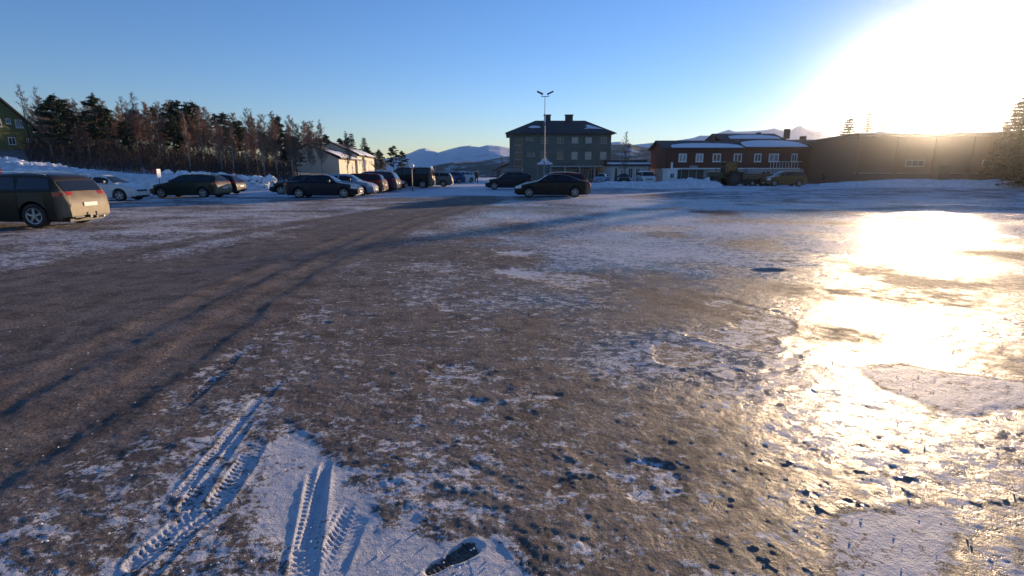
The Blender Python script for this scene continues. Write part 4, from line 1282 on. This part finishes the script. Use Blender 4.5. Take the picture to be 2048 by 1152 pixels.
def yellow_house():
    # two joined wings; the long side looks right, towards the sun
    def wing(p_near, p_far, Ynear, Yfar, eave_n, wid, label, rpy):
        a = P(p_near, 340, Ynear); b = P(p_far, 340, Yfar)
        d = Vector((b.x - a.x, b.y - a.y)); Ln = d.length
        rz = math.atan2(d.y, d.x)
        g0 = gzf(a.x, a.y) - .4
        t = empty('cream_house', (a.x, a.y, g0), rz, label, 'building')
        ze = P(p_near, eave_n, Ynear).z - g0
        MB().box(0, Ln, 0, wid, -1, ze).build('wall', W_YEL, t)
        zr = ze + rpy
        vs_ = []
        for x in (-.4, Ln + .4):
            vs_ += [(x, -.5, ze - .05), (x, wid / 2, zr), (x, wid + .5, ze - .05), (x, wid + .5, ze + .13), (x, wid / 2, zr + .18), (x, -.5, ze + .13)]
        r = MB().add(vs_, [(5, 4, 3, 2, 1, 0), (6, 7, 8, 9, 10, 11)] + [(i, (i + 1) % 6, (i + 1) % 6 + 6, i + 6) for i in range(6)]).build('roof', ROOF_D, t)
        MB().add([(x, y, z) for x in (0, Ln) for y, z in ((.01, ze + .003), (wid - .01, ze + .003), (wid / 2, zr - .01))], [(0, 2, 1), (3, 4, 5), (0, 3, 5, 2), (2, 5, 4, 1)]).build('gable', W_YEL, t)
        n = 16; vs_ = []; fs_ = []
        for i in range(n + 1):
            x = -.35 + (Ln + .7) * i / n
            e = .75 + .25 * rnd.random()
            for f, q in ((.02, .0), (.04, .10), (.3, .13), (.6 * e, .11), (.66 * e, .0)):
                vs_.append((x, -.5 + (wid / 2 + .5) * f, ze + .14 + (zr + .05 - ze) * f + q + .01))
        for i in range(n):
            for j in range(4): fs_.append((i * 5 + j, i * 5 + j + 1, i * 5 + 6 + j, i * 5 + 5 + j))
        MB().add(vs_, fs_).build('roof_snow', 'snow', r, 60)
        # flue
        MB().box(Ln * .5 - .3, Ln * .5 + .3, wid / 2 - .3, wid / 2 + .3, zr - .3, zr + .9).build('chimney', 'bark', r)
        return t, Ln, ze
    dk = 'pane'
    t, Ln, ze = wing(679, 718, 84, 100, 317, 9, 'cream wooden wing with a snow-covered roof, grey gable towards the lot, behind the birches', 2.0)
    for f in (.35, .62): window(t, Ln * f - .35, Ln * f + .35, ze - 1.7, ze - .9, -.003, nrm=-1)
    t, Ln, ze = wing(716, 749, 97, 118, 311, 9, 'long cream wooden house with a row of small windows, right of the cream wing', 2.2)
    for f in (.12, .3, .46, .7, .82): window(t, Ln * f - .4, Ln * f + .4, ze - 1.5, ze - .5, -.003)
    MB().box(Ln * .02, Ln * .5, -1.6, -.01, 0.6, 0.85).build('porch_roof', 'snow', t)
yellow_house()

# ------------------------------------------------------------------ masts, lamps, signs, gazebo, person
def mast():
    Y = 60
    b = at_px(1088, 365, Y); top = P(1088, 193, Y).z - b[2]
    t = empty('floodlight_mast', b, 0, 'tall grey mast with two floodlight heads in front of the block of flats', 'light mast')
    MB().tube((0, 0, 0), (0, 0, top * .5), 0.085, 0.065, 10).tube((0, 0, top * .5), (0, 0, top), 0.065, 0.04, 10).build('pole', 'metal', t, 40)
    MB().box(-.42, .42, -.03, .03, top - .03, top + .03).box(-.40, -.36, -.03, .03, top + .03, top + .22).box(.36, .40, -.03, .03, top + .03, top + .22).build('cross_arm', 'metal_dark', t)
    for sd in (-1, 1):
        m_ = Matrix.Translation((sd * .55, 0, top + .38)) @ Matrix.Rotation(-sd * R(24), 4, 'Y')
        o = MB().box(-.36, .36, -.2, .2, -.06, .06, m_).build('floodlight', 'metal_dark', t)
        MB().box(-.30, .30, -.16, .16, -.075, -.062, m_).build('lens', 'glass', o)
    MB().box(-.12, .12, -.16, -.10, top * .68, top * .72).build('junction_box', 'metal', t)
    # white plate added as the sunlit bright spot on the pole
    MB().box(-.10, .10, -.12, -.08, P(1088, 246, Y).z - b[2], P(1088, 232, Y).z - b[2]).build('plate', 'white', t)
mast()
def globe_lamp(px, pyc, Y, label):
    b = at_px(px, 380, Y); z = P(px, pyc, Y).z - b[2]
    t = empty('globe_lamp', b, 0, label, 'street lamp', 'globe lamps beside the black van')
    MB().tube((0, 0, 0), (0, 0, z - .22), 0.05, 0.04, 8).tube((0, 0, 0), (0, 0, .3), .09, .09, 8).build('pole', 'metal', t)
    MB().sphere((0, 0, z), .21, 16, 10).build('lamp_globe', 'globe', t, 60)
    MB().tube((0, 0, z - .24), (0, 0, z - .17), .10, .12, 10).build('collar', 'metal_dark', t)
globe_lamp(825, 332, 44, 'white globe lamp in front of the nose of the black van')
globe_lamp(862, 335, 56, 'white globe lamp behind the tail of the black van')
def sign(px, py0, py1, wpx, Y, label, m_, shape='rect', face=math.pi * .18, second=None):
    b = at_px(px, 385, Y)
    z0, z1 = P(px, py1, Y).z - b[2], P(px, py0, Y).z - b[2]
    t = empty('road_sign', b, face, label, 'sign')
    MB().tube((0, .04, -.1), (0, .04, z1), 0.03, n=8).build('post', 'metal', t)
    w = wpx / 1050 * Y / 2
    if shape == 'rect':
        MB().box(-w, w, -.012, .012, z0, z1).build('sign_plate', m_, t)
    else:
        MB().tube((0, -.012, (z0 + z1) / 2), (0, .012, (z0 + z1) / 2), (z1 - z0) / 2, n=20).build('sign_plate', m_, t)
    if second: second(t, z0, z1, w)
SRED = mat('sign_red', (0.45, 0.03, 0.02), .5); SWH = mat('sign_white', (0.8, 0.8, 0.78), .5, var=.03)
# the plates face the low sun
sign(323, 338, 355, 9, 40, 'bright white rectangular sign on a post on the smooth snow mound', SWH, face=R(80))
sign(314, 338, 350, 5, 42, 'narrow red sign just left of the bright white sign', SRED, face=R(60))
def sub(t, z0, z1, w):
    MB().box(-w, w, -.012, .012, z0 - .34, z0 - .03).build('lower_plate', SWH, t)
    MB().tube((0, -.02, (z0 + z1) / 2), (0, -.0125, (z0 + z1) / 2), (z1 - z0) / 2 * .66, n=20).build('sign_face', SWH, t)
sign(472, 345, 356, 9, 44, 'round red and white traffic sign above the small black car', SRED, 'round', face=R(40), second=sub)
sign(4, 338, 352, 12, 33, 'red marker sign behind the roof of the large estate car', SRED, face=R(60))

def gazebo():
    Y = 64
    b = at_px(1089, 365, Y)
    z = lambda py: P(1089, py, Y).z - b[2]
    t = empty('canopy_tent', b, 0, 'white peaked canopy tent at the foot of the floodlight mast', 'tent')
    fab = mat('tent_fabric', (0.62, 0.62, 0.66), .8, var=.06)
    w = 0.85; ze, za, zv = z(326), z(312), z(329)
    n = 6; vs_ = []; fs_ = []
    cs = [(-w, -w), (w, -w), (w, w), (-w, w)]
    for s_ in range(4):
        a, c = cs[s_], cs[(s_ + 1) % 4]
        for i in range(n + 1):
            f = i / n
            hgt = ze + (za - ze) * (f ** 1.7)
            vs_ += [(a[0] * (1 - f), a[1] * (1 - f), hgt), (c[0] * (1 - f), c[1] * (1 - f), hgt)]
        o = s_ * (n + 1) * 2
        for i in range(n): fs_.append((o + 2 * i, o + 2 * i + 1, o + 2 * i + 3, o + 2 * i + 2))
    MB().add(vs_, fs_).build('canopy', fab, t, 40)
    for s_ in range(4):
        a, c = cs[s_], cs[(s_ + 1) % 4]
        MB().add([(a[0] * 1.01, a[1] * 1.01, zv), (c[0] * 1.01, c[1] * 1.01, zv), (c[0] * 1.01, c[1] * 1.01, ze), (a[0] * 1.01, a[1] * 1.01, ze),
                  (a[0] * .99, a[1] * .99, zv), (c[0] * .99, c[1] * .99, zv), (c[0] * .99, c[1] * .99, ze), (a[0] * .99, a[1] * .99, ze)], [(0, 1, 2, 3), (7, 6, 5, 4), (0, 4, 5, 1), (3, 2, 6, 7)]).build('valance', fab, t)
        MB().tube((a[0] * .96, a[1] * .96, -.1), (a[0] * .96, a[1] * .96, ze), .018, n=6).build('leg', 'metal', t)
gazebo()

def person():
    b = at_px(953.5, 374, 66)
    t = empty('person', b, R(25), 'person in dark winter clothes walking away across the far end of the lot', 'person')
    def skinned(name, pts, edges, rad, m_, lv=1):
        me = bpy.data.meshes.new(name); me.from_pydata(pts, edges, [])
        me.materials.append(M[m_] if isinstance(m_, str) else m_)
        o = bpy.data.objects.new(name, me); col.objects.link(o); o.parent = t
        md = o.modifiers.new('skin', 'SKIN'); md.use_smooth_shade = True
        for i, r in enumerate(rad):
            me.skin_vertices[0].data[i].radius = (r, r) if not isinstance(r, tuple) else r
        me.skin_vertices[0].data[0].use_root = True
        ss_ = o.modifiers.new('sub', 'SUBSURF'); ss_.levels = lv; ss_.render_levels = lv
        return o
    pts = [(0, 0, .95), (0, 0, 1.15), (0, .01, 1.36), (0, .02, 1.48), (0, .03, 1.56), (0, .03, 1.68),
           (.09, 0, .90), (.10, -.08, .50), (.10, -.02, .10), (.10, -.14, .05), (-.09, 0, .90), (-.10, .14, .52), (-.10, .22, .12), (-.10, .12, .06),
           (.19, .01, 1.38), (.24, .06, 1.12), (.24, -.06, .90), (.24, -.09, .82), (-.19, .01, 1.38), (-.24, -.04, 1.12), (-.24, -.14, .92), (-.24, -.18, .84)]
    ed = [(0, 1), (1, 2), (2, 3), (3, 4), (4, 5), (0, 6), (6, 7), (7, 8), (8, 9), (0, 10), (10, 11), (11, 12), (12, 13), (2, 14), (14, 15), (15, 16), (16, 17), (2, 18), (18, 19), (19, 20), (20, 21)]
    rad = [.14, .13, .15, .06, .08, .085, .085, .06, .045, .04, .085, .06, .045, .04, .06, .045, .035, .035, .06, .045, .035, .035]
    skinned('body', pts, ed, rad, 'skin')
    jk = mat('dark_jacket', (0.02, 0.022, 0.035), .8, var=.2); tr = mat('dark_trousers', (0.02, 0.02, 0.025), .85, var=.2)
    skinned('jacket', [(0, 0, .88), (0, 0, 1.15), (0, .01, 1.38), (0, .02, 1.46), (.19, .01, 1.39), (.24, .06, 1.12), (.24, -.05, .92), (-.19, .01, 1.39), (-.24, -.04, 1.12), (-.24, -.13, .94)],
            [(0, 1), (1, 2), (2, 3), (2, 4), (4, 5), (5, 6), (2, 7), (7, 8), (8, 9)], [.18, .17, .18, .08, .085, .07, .06, .085, .07, .06], jk)
    skinned('trousers', [(0, 0, .92), (.09, 0, .86), (.10, -.08, .50), (.10, -.02, .12), (-.09, 0, .86), (-.10, .14, .52), (-.10, .22, .14)],
            [(0, 1), (1, 2), (2, 3), (0, 4), (4, 5), (5, 6)], [.15, .105, .08, .065, .105, .08, .065], tr)
    MB().sphere((0, .035, 1.705), .105, 12, 8, .8).build('woolly_hat', jk, t, 60)
person()

# ------------------------------------------------------------------ snow banks
def bank(name, pts, Y0, label, hs, widths, seed, chunk=0.0, mtl='snow_bank', n=160, mrow=34, kind='stuff'):
    "pts: ground polyline (metres); hs: crest heights; widths: half widths; chunk: lumpiness"
    L_ = [0]
    for a, b in zip(pts[:-1], pts[1:]): L_.append(L_[-1] + math.hypot(b[0] - a[0], b[1] - a[1]))
    ts = np.linspace(0, L_[-1], n)
    X_ = np.interp(ts, L_, [p[0] for p in pts]); Y_ = np.interp(ts, L_, [p[1] for p in pts])
    H_ = np.interp(ts, L_, hs); W_ = np.interp(ts, L_, widths)
    dx, dy = np.gradient(X_), np.gradient(Y_); l = np.hypot(dx, dy); nx, ny = -dy / l, dx / l
    us = np.linspace(-1, 1, mrow)
    rows = []
    for u in us:
        x = X_ + nx * W_ * u; y = Y_ + ny * W_ * u
        prof = (1 - np.abs(u) ** 2.2)
        z = H_ * prof
        z = z + 0.12 * fbm(x, y, 1.4, 3, seed) * prof
        if chunk:
            c = vnoise(x / 0.55, y / 0.55, seed + 5); c2 = vnoise(x / 0.28, y / 0.28, seed + 6)
            z = z + chunk * (np.round(c * 4) / 4 + 0.5 * np.round(c2 * 3) / 3 - 0.6) * np.minimum(1, prof * 3)
        z = z * 1.0 - 0.12 * (1 - min(1, (1 - abs(u)) * 6))
        rows.append(np.stack([x, y, gz(x, y) + z], 1))
    V = np.concatenate(rows)
    i = np.arange(mrow - 1)[:, None] * n; j = np.arange(n - 1)[None, :]
    q = np.stack([i + j, i + j + 1, i + n + j + 1, i + n + j], -1).reshape(-1, 4)
    o = np_mesh(name, V, q, M[mtl], smooth=not chunk)
    tag(o, label, None, None, kind)
    return o
bank('snow_rubble', [(-60, 34), (-48, 38), (-38, 40), (-33.5, 41)], 0, 'ploughed ridge of broken snow lumps behind the large estate car', [1.9, 2.1, 1.7, .5], [3.5, 3.5, 3, 1.5], 3, 0.75, n=240, mrow=44)
bank('snow_rubble', [(-75, 47), (-55, 46), (-44, 46), (-36, 48)], 0, 'snow-covered slope below the green house', [2.6, 2.8, 2.0, .6], [6, 6, 5, 2], 8, 0.35, n=200, mrow=40)
bank('snow_mound', [(-37, 41.5), (-33, 42), (-29, 42.5), (-24, 43.5), (-20.5, 45)], 0, 'smooth shaded snow mound behind the dark green estate car', [1.0, 1.55, 1.3, 1.4, .4], [2.2, 3, 3, 2.5, 1.5], 13, 0.0)
bank('snow_rubble', [(-27, 44), (-24, 44.5), (-21, 45.5)], 0, 'crumbled crest of snow beside the smooth mound', [1.2, 1.1, .8], [.9, .8, .7], 14, 0.5, n=70, mrow=16)
bank('snow_mound', [(6.5, 58), (11, 56), (15, 55), (19, 55), (21.2, 55.5)], 0, 'low snow bank between the fastback saloon and the green tractor', [.3, .55, .55, .75, .6], [2, 2.5, 2.5, 2.2, 1.2], 21, 0.0)
bank('snow_rubble', [(16, 57), (19, 57.2), (21, 57.5)], 0, 'broken snow slabs on the bank below the red terrace', [.4, .7, .6], [1.0, 1.1, 1.0], 22, 0.55, n=70, mrow=16)
bank('snow_mound', [(38, 66), (45, 61), (54, 54), (68, 48), (92, 46)], 0, 'long snow bank below the flat-roofed hall', [.3, .9, .7, 1.0, .8], [2.0, 2.5, 2.5, 2.5, 2.5], 31, 0.0)

# ------------------------------------------------------------------ trees
def branch_tree(seed, H, nb, spread, thin=0.02, up=0.9, start=0.3, sub=7, sub2=5, tip=0.011):
    rr = random.Random(seed)
    tr, tw = MB(), MB()
    bend = [rr.uniform(-.02, .02) * H for _ in range(2)]
    def trunk(t): return Vector((bend[0] * math.sin(t * 3), bend[1] * math.sin(t * 2.3), H * t))
    n = 9
    tr.path([trunk(i / n) for i in range(n + 1)], [max(0.012, H * .0105 * (1 - i / n) ** .85) for i in range(n + 1)], 7)
    for b in range(nb):
        t = start + (0.97 - start) * (b + rr.random()) / nb
        p = trunk(t); a = rr.uniform(0, 2 * PI)
        ln = spread * H * (1.05 - t) ** .75 * rr.uniform(.6, 1.1)
        d = Vector((math.cos(a), math.sin(a), up * rr.uniform(.7, 1.3))).normalized()
        pts = [p]
        for k in range(4):
            d = (d + Vector((rr.uniform(-.2, .2), rr.uniform(-.2, .2), .12))).normalized()
            pts.append(pts[-1] + d * ln / 4)
        r0 = max(thin, H * .0045 * (1 - t) + .008)
        tr.path(pts, [r0 * (1 - .2 * k) for k in range(5)], 4)
        for s_ in range(sub):
            f = rr.uniform(.25, 1.0) * 3.99; i = int(f)
            q = pts[i].lerp(pts[i + 1], f - i)
            dd = (d * .5 + Vector((rr.uniform(-1, 1), rr.uniform(-1, 1), rr.uniform(-.2, 1.0)))).normalized()
            l2 = ln * rr.uniform(.25, .5)
            e = q + dd * l2
            tw.tube(q, e, thin * .7, tip, 3, False)
            for w in range(sub2):
                g = q.lerp(e, rr.uniform(.2, 1))
                d3 = (dd + Vector((rr.uniform(-1, 1), rr.uniform(-1, 1), rr.uniform(-.3, .9)))).normalized()
                tw.tube(g, g + d3 * l2 * rr.uniform(.4, .8), tip, tip * .6, 3, False)
    return tr, tw
def blades(mb, c, r, n, rr, size=0.16, flat=0.6, w=0.035):
    "a tuft of needle sprays"
    for _ in range(n):
        d = Vector((rr.gauss(0, 1), rr.gauss(0, 1), rr.gauss(0, flat)))
        if d.length < 1e-3: continue
        d.normalize()
        p = Vector(c) + Vector((rr.uniform(-r, r), rr.uniform(-r, r), rr.uniform(-r, r) * flat))
        s = d.orthogonal().normalized() * (w * rr.uniform(.7, 1.4))
        s.rotate(Matrix.Rotation(rr.uniform(0, 6.28), 3, d))
        e = p + d * size * rr.uniform(.6, 1.3)
        mb.add([p - s, p + s, e + s * .4, e - s * .4], [(0, 1, 2, 3)])
def pine_tree(seed, H, dens=1.0, start=.38):
    rr = random.Random(seed)
    tr, cr = MB(), MB()
    bend = rr.uniform(-.02, .02) * H
    def trunk(t): return Vector((bend * math.sin(t * 3), bend * .6 * math.sin(2 * t), H * t))
    tr.path([trunk(i / 9) for i in range(10)], [max(.02, H * .014 * (1 - i / 9) ** .8) for i in range(10)], 7)
    nb = int(46 * dens)
    for b in range(nb):
        t = start + (0.99 - start) * (b / nb) ** .9
        p = trunk(t); a = rr.uniform(0, 2 * PI)
        ln = H * .20 * (math.sin(PI * min(1, (1.04 - t) / (1.04 - start) * .72)) ** .7) * rr.uniform(.5, 1.15)
        if t > .93: ln *= .6
        d = Vector((math.cos(a), math.sin(a), rr.uniform(-.05, .45))).normalized()
        e = p + d * ln
        tr.tube(p, e, max(.015, H * .004 * (1.1 - t)), .012, 4, False)
        m_ = int(5 + ln * 3)
        for k in range(m_):
            f = .35 + .65 * rr.random()
            c = p.lerp(e, f) + Vector((rr.uniform(-.3, .3), rr.uniform(-.3, .3), rr.uniform(-.05, .2))) * ln * .45
            blades(cr, c, .20, 13, rr, .26, .45, .05)
    blades(cr, trunk(1.0), .2, 16, rr, .28, .8, .04)
    return tr, cr
def spruce_tree(seed, H):
    rr = random.Random(seed)
    tr, cr = MB(), MB()
    tr.path([(0, 0, H * i / 6) for i in range(7)], [max(.02, H * .013 * (1 - i / 6)) for i in range(7)], 7)
    lv = int(H * 2.6)
    for l in range(lv):
        t = .08 + .9 * l / lv
        nbr = max(5, int(11 * (1 - t) + 4))
        for b in range(nbr):
            a = 2 * PI * (b + rr.random() * .7) / nbr + l
            ln = H * .19 * (1 - t) ** .85 * rr.uniform(.7, 1.12) + .12
            p = Vector((0, 0, H * t)); d = Vector((math.cos(a), math.sin(a), -.25 + .5 * t)).normalized()
            e = p + d * ln
            tr.tube(p, e, .018, .008, 3, False)
            for k in range(int(3 + ln * 5)):
                c = p.lerp(e, .2 + .8 * rr.random())
                blades(cr, c, .09, 6, rr, .24, .35, .055)
    return tr, cr
PROTO = {}
def mk(kind, i, a, b, ma, mb_, crown='crown'):
    pa = a.build('trunk', ma); pb = b.build(crown, mb_)
    r = bpy.data.objects.new('tree_source', None)
    PROTO[(kind, i)] = (pa.data, pb.data, crown)
    for o in (pa, pb): bpy.data.objects.remove(o)
    bpy.data.objects.remove(r)
for i in range(5):
    mk('birch', i, *branch_tree(100 + i, 10, 38, .25 + .03 * (i % 3), .018, 1.3, .25, 10, 7, .011), 'bark_birch', 'twig')
for i in range(3):
    mk('grey', i, *branch_tree(140 + i, 10, 30, .27, .020, 1.0, .20, 9, 6, .010), 'bark', 'twig_grey')
for i in range(5):
    mk('pine', i, *pine_tree(200 + i, 10, 1.0, .34 + .05 * (i % 3)), 'bark_pine', 'needle')
for i in range(3):
    mk('spruce', i, *spruce_tree(240 + i, 10), 'bark', 'needle2')
TN = {'birch': 'birch_tree', 'grey': 'bare_tree', 'pine': 'pine_tree', 'spruce': 'spruce_tree'}
def tree(kind, px, top, Y, label, group=None, wide=1.0, i=None, X=None, H=None):
    x = P(px, top, Y).x if X is None else X
    z0 = gzf(x, Y) - .1
    Hh = (P(px, top, Y).z - z0) if H is None else H
    nvar = {'birch': 5, 'grey': 3, 'pine': 5, 'spruce': 3}[kind]
    i = rnd.randrange(nvar) if i is None else i
    a, b, cn = PROTO[(kind, i)]
    t = empty(TN[kind], (x, Y, z0), rnd.uniform(0, 6.28), label, 'tree', group)
    s = Hh / 10
    t.scale = (s * wide, s * wide, s)
    for nm, d in (('trunk', a), (cn, b)):
        o = bpy.data.objects.new(nm, d); col.objects.link(o); o.parent = t
    return t
TOPL = [(80, 205), (110, 200), (140, 210), (165, 212), (185, 198), (205, 210), (225, 232), (250, 205), (290, 212), (320, 212), (350, 206), (400, 210), (430, 220), (470, 226), (520, 232), (560, 238), (600, 250), (640, 258), (690, 275), (720, 284), (745, 305)]
def topy(px): return float(np.interp(px, [a for a, b in TOPL], [b for a, b in TOPL]))
def wood_label(kind, px):
    k = {'pine': 'dark pine', 'birch': 'bare reddish birch', 'grey': 'bare grey tree'}[kind]
    if px >= 590: return k + ' behind the cream house'
    if px < 225: return k + ' in the dark stand of wood nearest the green house'
    if px < 430: return k + ' in the middle of the wooded bank above the snow mound'
    return k + ' in the right-hand part of the wooded bank, left of the cream house'
# single trees that stand out
tree('grey', 38, 168, 70, 'tall bare tree rising behind the roof of the green house', i=0, wide=.9)
tree('grey', 68, 172, 72, 'slender bare tree just right of the green house roof', i=1, wide=.7)
tree('pine', 105, 190, 58, 'big dark pine right beside the green house', i=0, wide=1.2)
tree('pine', 184, 192, 62, 'tallest pine with a gap of sky on its right side', i=1, wide=1.15)
tree('grey', 262, 184, 84, 'pale bare tree rising above the wood right of the tallest pine', i=2, wide=1.3)
tree('grey', 240, 192, 86, 'pale bare tree with its thin top just left of another above the wood', i=0, wide=1.1)
tree('pine', 352, 202, 74, 'round-topped pine at the highest point of the wooded bank', i=2, wide=1.1)
tree('pine', 385, 205, 76, 'flat-topped pine next to the highest point of the wooded bank', i=3, wide=1.2)
tree('spruce', 702, 264, 132, 'pointed dark spruce behind the roof of the cream house', i=0)
tree('spruce', 727, 273, 134, 'rounder dark spruce just right of the pointed spruce', i=1, wide=1.3)
tree('pine', 787, 292, 110, 'lone pine right of the cream house', i=1, wide=1.2)
tree('pine', 803, 302, 112, 'small pine leaning on the right side of the lone pine', i=4, wide=1.2)
for px, top, Y in ((770, 318, 100), (815, 322, 118), (840, 332, 120), (752, 305, 105), (880, 330, 130), (868, 336, 126)):
    tree('grey', px, top, Y, 'leafless thicket tree behind the black van', 'leafless trees behind the black van', wide=1.5)
# the wood, back rows then front rows
for px in range(60, 770, 8):
    q = px + rnd.uniform(-5, 5)
    if 400 < px < 600 and (px // 8) % 2 == 0: continue
    kind = rnd.choice(['pine', 'birch', 'birch', 'grey', 'pine']) if px < 430 else rnd.choice(['birch', 'birch', 'pine', 'birch', 'grey'])
    if px > 650: kind = 'pine'
    Y = rnd.uniform(82, 104) if q < 590 else rnd.uniform(126, 150)
    w = 1.15 if kind == 'pine' else 1.2
    tree(kind, q, topy(q) + rnd.uniform(-6, 22) - (9 if kind != 'pine' else 0), Y, wood_label(kind, q), 'trees of the wooded bank', wide=w)
for px in list(range(90, 440, 11)) + list(range(440, 600, 10)):
    q = px + rnd.uniform(-5, 5)
    kind = rnd.choice(['pine', 'birch', 'birch']) if px < 430 else rnd.choice(['birch', 'birch', 'pine'])
    Y = rnd.uniform(62, 80)
    tree(kind, q, topy(q) + rnd.uniform(5, 40), Y, wood_label(kind, q), 'trees of the wooded bank', wide=1.1)
# pale-stemmed birches along the foot of the bank
for px, top, lab in ((366, 226, 'foremost birch, leftmost of the pale-stemmed row behind the smooth snow mound'), (432, 236, 'pale-stemmed birch rising behind the small black car'), (455, 232, 'pale-stemmed birch left of the round traffic sign'),
                     (519, 226, 'pale-stemmed birch between the round traffic sign and the black saloon'), (544, 236, 'pale-stemmed birch above the nose of the low dark car'), (577, 228, 'tall pale-stemmed birch behind the tail of the black saloon'),
                     (593, 246, 'slim pale-stemmed birch left of the grey gable'), (616, 262, 'slim birch in front of the grey gable'), (638, 240, 'tall red-twigged birch in front of the cream wing'), (690, 262, 'thin birch rising over the roof of the cream house')):
    tree('birch', px, top, 58 if px != 690 else 70, lab, None, wide=.85)
tree('grey', 1253, 262, 72, 'slender leafless tree standing before the low white annex', None, wide=.85, i=1)
tree('spruce', 1700, 233, 78, 'spruce beside the brown house, left edge of the sun glare', i=2, wide=1.5)
tree('spruce', 1741, 222, 100, 'spruce tip showing over the left end of the flat-roofed hall', i=0)
tree('spruce', 1767, 226, 102, 'second spruce tip over the flat-roofed hall, deeper in the sun glare', i=1)
for px, top, Y in ((2085, 130, 58), (2040, 200, 62), (2110, 150, 52), (2150, 110, 54), (2015, 240, 66)):
    tree('spruce', px, top, Y, 'tall spruce in the sun glare at the right edge of the picture', 'spruces at the right edge', wide=1.3)
for px, top, Y in ((1300, 326, 110), (1312, 322, 112), (1005, 312, 120), (1322, 318, 108)):
    tree('grey', px, top, Y, 'leafless small tree behind the buildings at the far end of the lot', 'small trees at the far end of the lot', wide=1.6)

# undergrowth below the wood
rr = random.Random(5)
ug = MB()
for _ in range(9000):
    px = rr.uniform(60, 780); Y = rr.uniform(56, 100)
    x = P(px, 340, Y).x; z = gzf(x, Y)
    if px > 590: continue
    h = rr.uniform(.5, 2.4)
    d = Vector((rr.uniform(-.4, .4), rr.uniform(-.4, .4), 1)).normalized()
    ug.tube((x, Y, z - .05), Vector((x, Y, z)) + d * h, .022, .008, 3, False)
    for k in range(3):
        b = Vector((x, Y, z)) + d * h * rr.uniform(.3, .9)
        e = Vector((rr.uniform(-1, 1), rr.uniform(-1, 1), rr.uniform(.1, 1))).normalized()
        ug.tube(b, b + e * h * .4, .016, .006, 3, False)
tag(ug.build('undergrowth', 'bark'), 'dense leafless undergrowth on the wooded bank', None, None, 'stuff')

# loose lumps of snow on the ploughed ridge, crumbs on the lot
rr = random.Random(11)
lump = MB()
def rock(c, r, mb):
    vs_ = []
    for k in range(6):
        a = k * PI / 3
        vs_.append((c[0] + r * math.cos(a) * rr.uniform(.6, 1.2), c[1] + r * math.sin(a) * rr.uniform(.6, 1.2), c[2] - r * .2))
    for k in range(4):
        a = k * PI / 2 + rr.random()
        vs_.append((c[0] + r * .5 * math.cos(a), c[1] + r * .5 * math.sin(a), c[2] + r * rr.uniform(.35, .7)))
    mb.add(vs_, [(0, 1, 6), (1, 2, 7, 6), (2, 3, 7), (3, 4, 8, 7), (4, 5, 8), (5, 0, 9, 8), (0, 6, 9), (6, 7, 8, 9)])
for _ in range(1500):
    a = rr.uniform(R(-55), R(50)); r = 1.6 + 14 * rr.random() ** 1.8
    rock((r * math.sin(a), r * math.cos(a), 0.004), rr.uniform(.003, .008), lump)
tag(lump.build('snow_crumbs', 'snow'), 'small crumbs of snow and ice scattered over the lot', None, None, 'stuff')

ridge_l = MB()
for _ in range(1900):
    f = rr.random(); a = rr.uniform(-1, 1)
    q_ = rr.random()
    if q_ < .40:
        x = -44 + 13.5 * f; y = 38.8 + 2.4 * f + a * 2.4; h = 1.75 - .9 * f ** 2
    elif q_ < .85:
        x = -58 + 20 * f; y = 46 + 1.4 * f + a * 4.5; h = 2.8 - 1.9 * f ** 2
    else:
        x = -28 + 8 * f; y = 42.6 + 2.2 * f + a * .8; h = 1.45 - .6 * f
    r = rr.uniform(.12, .42) * (1 if rr.random() < .9 else 1.5)
    rock((x, y, gzf(x, y) + h * (1 - abs(a) ** 2.2) * .95 + r * .2), r, ridge_l)
tag(ridge_l.build('snow_lumps', 'snow'), 'broken lumps of snow thrown up on the ploughed ridge', None, None, 'stuff')
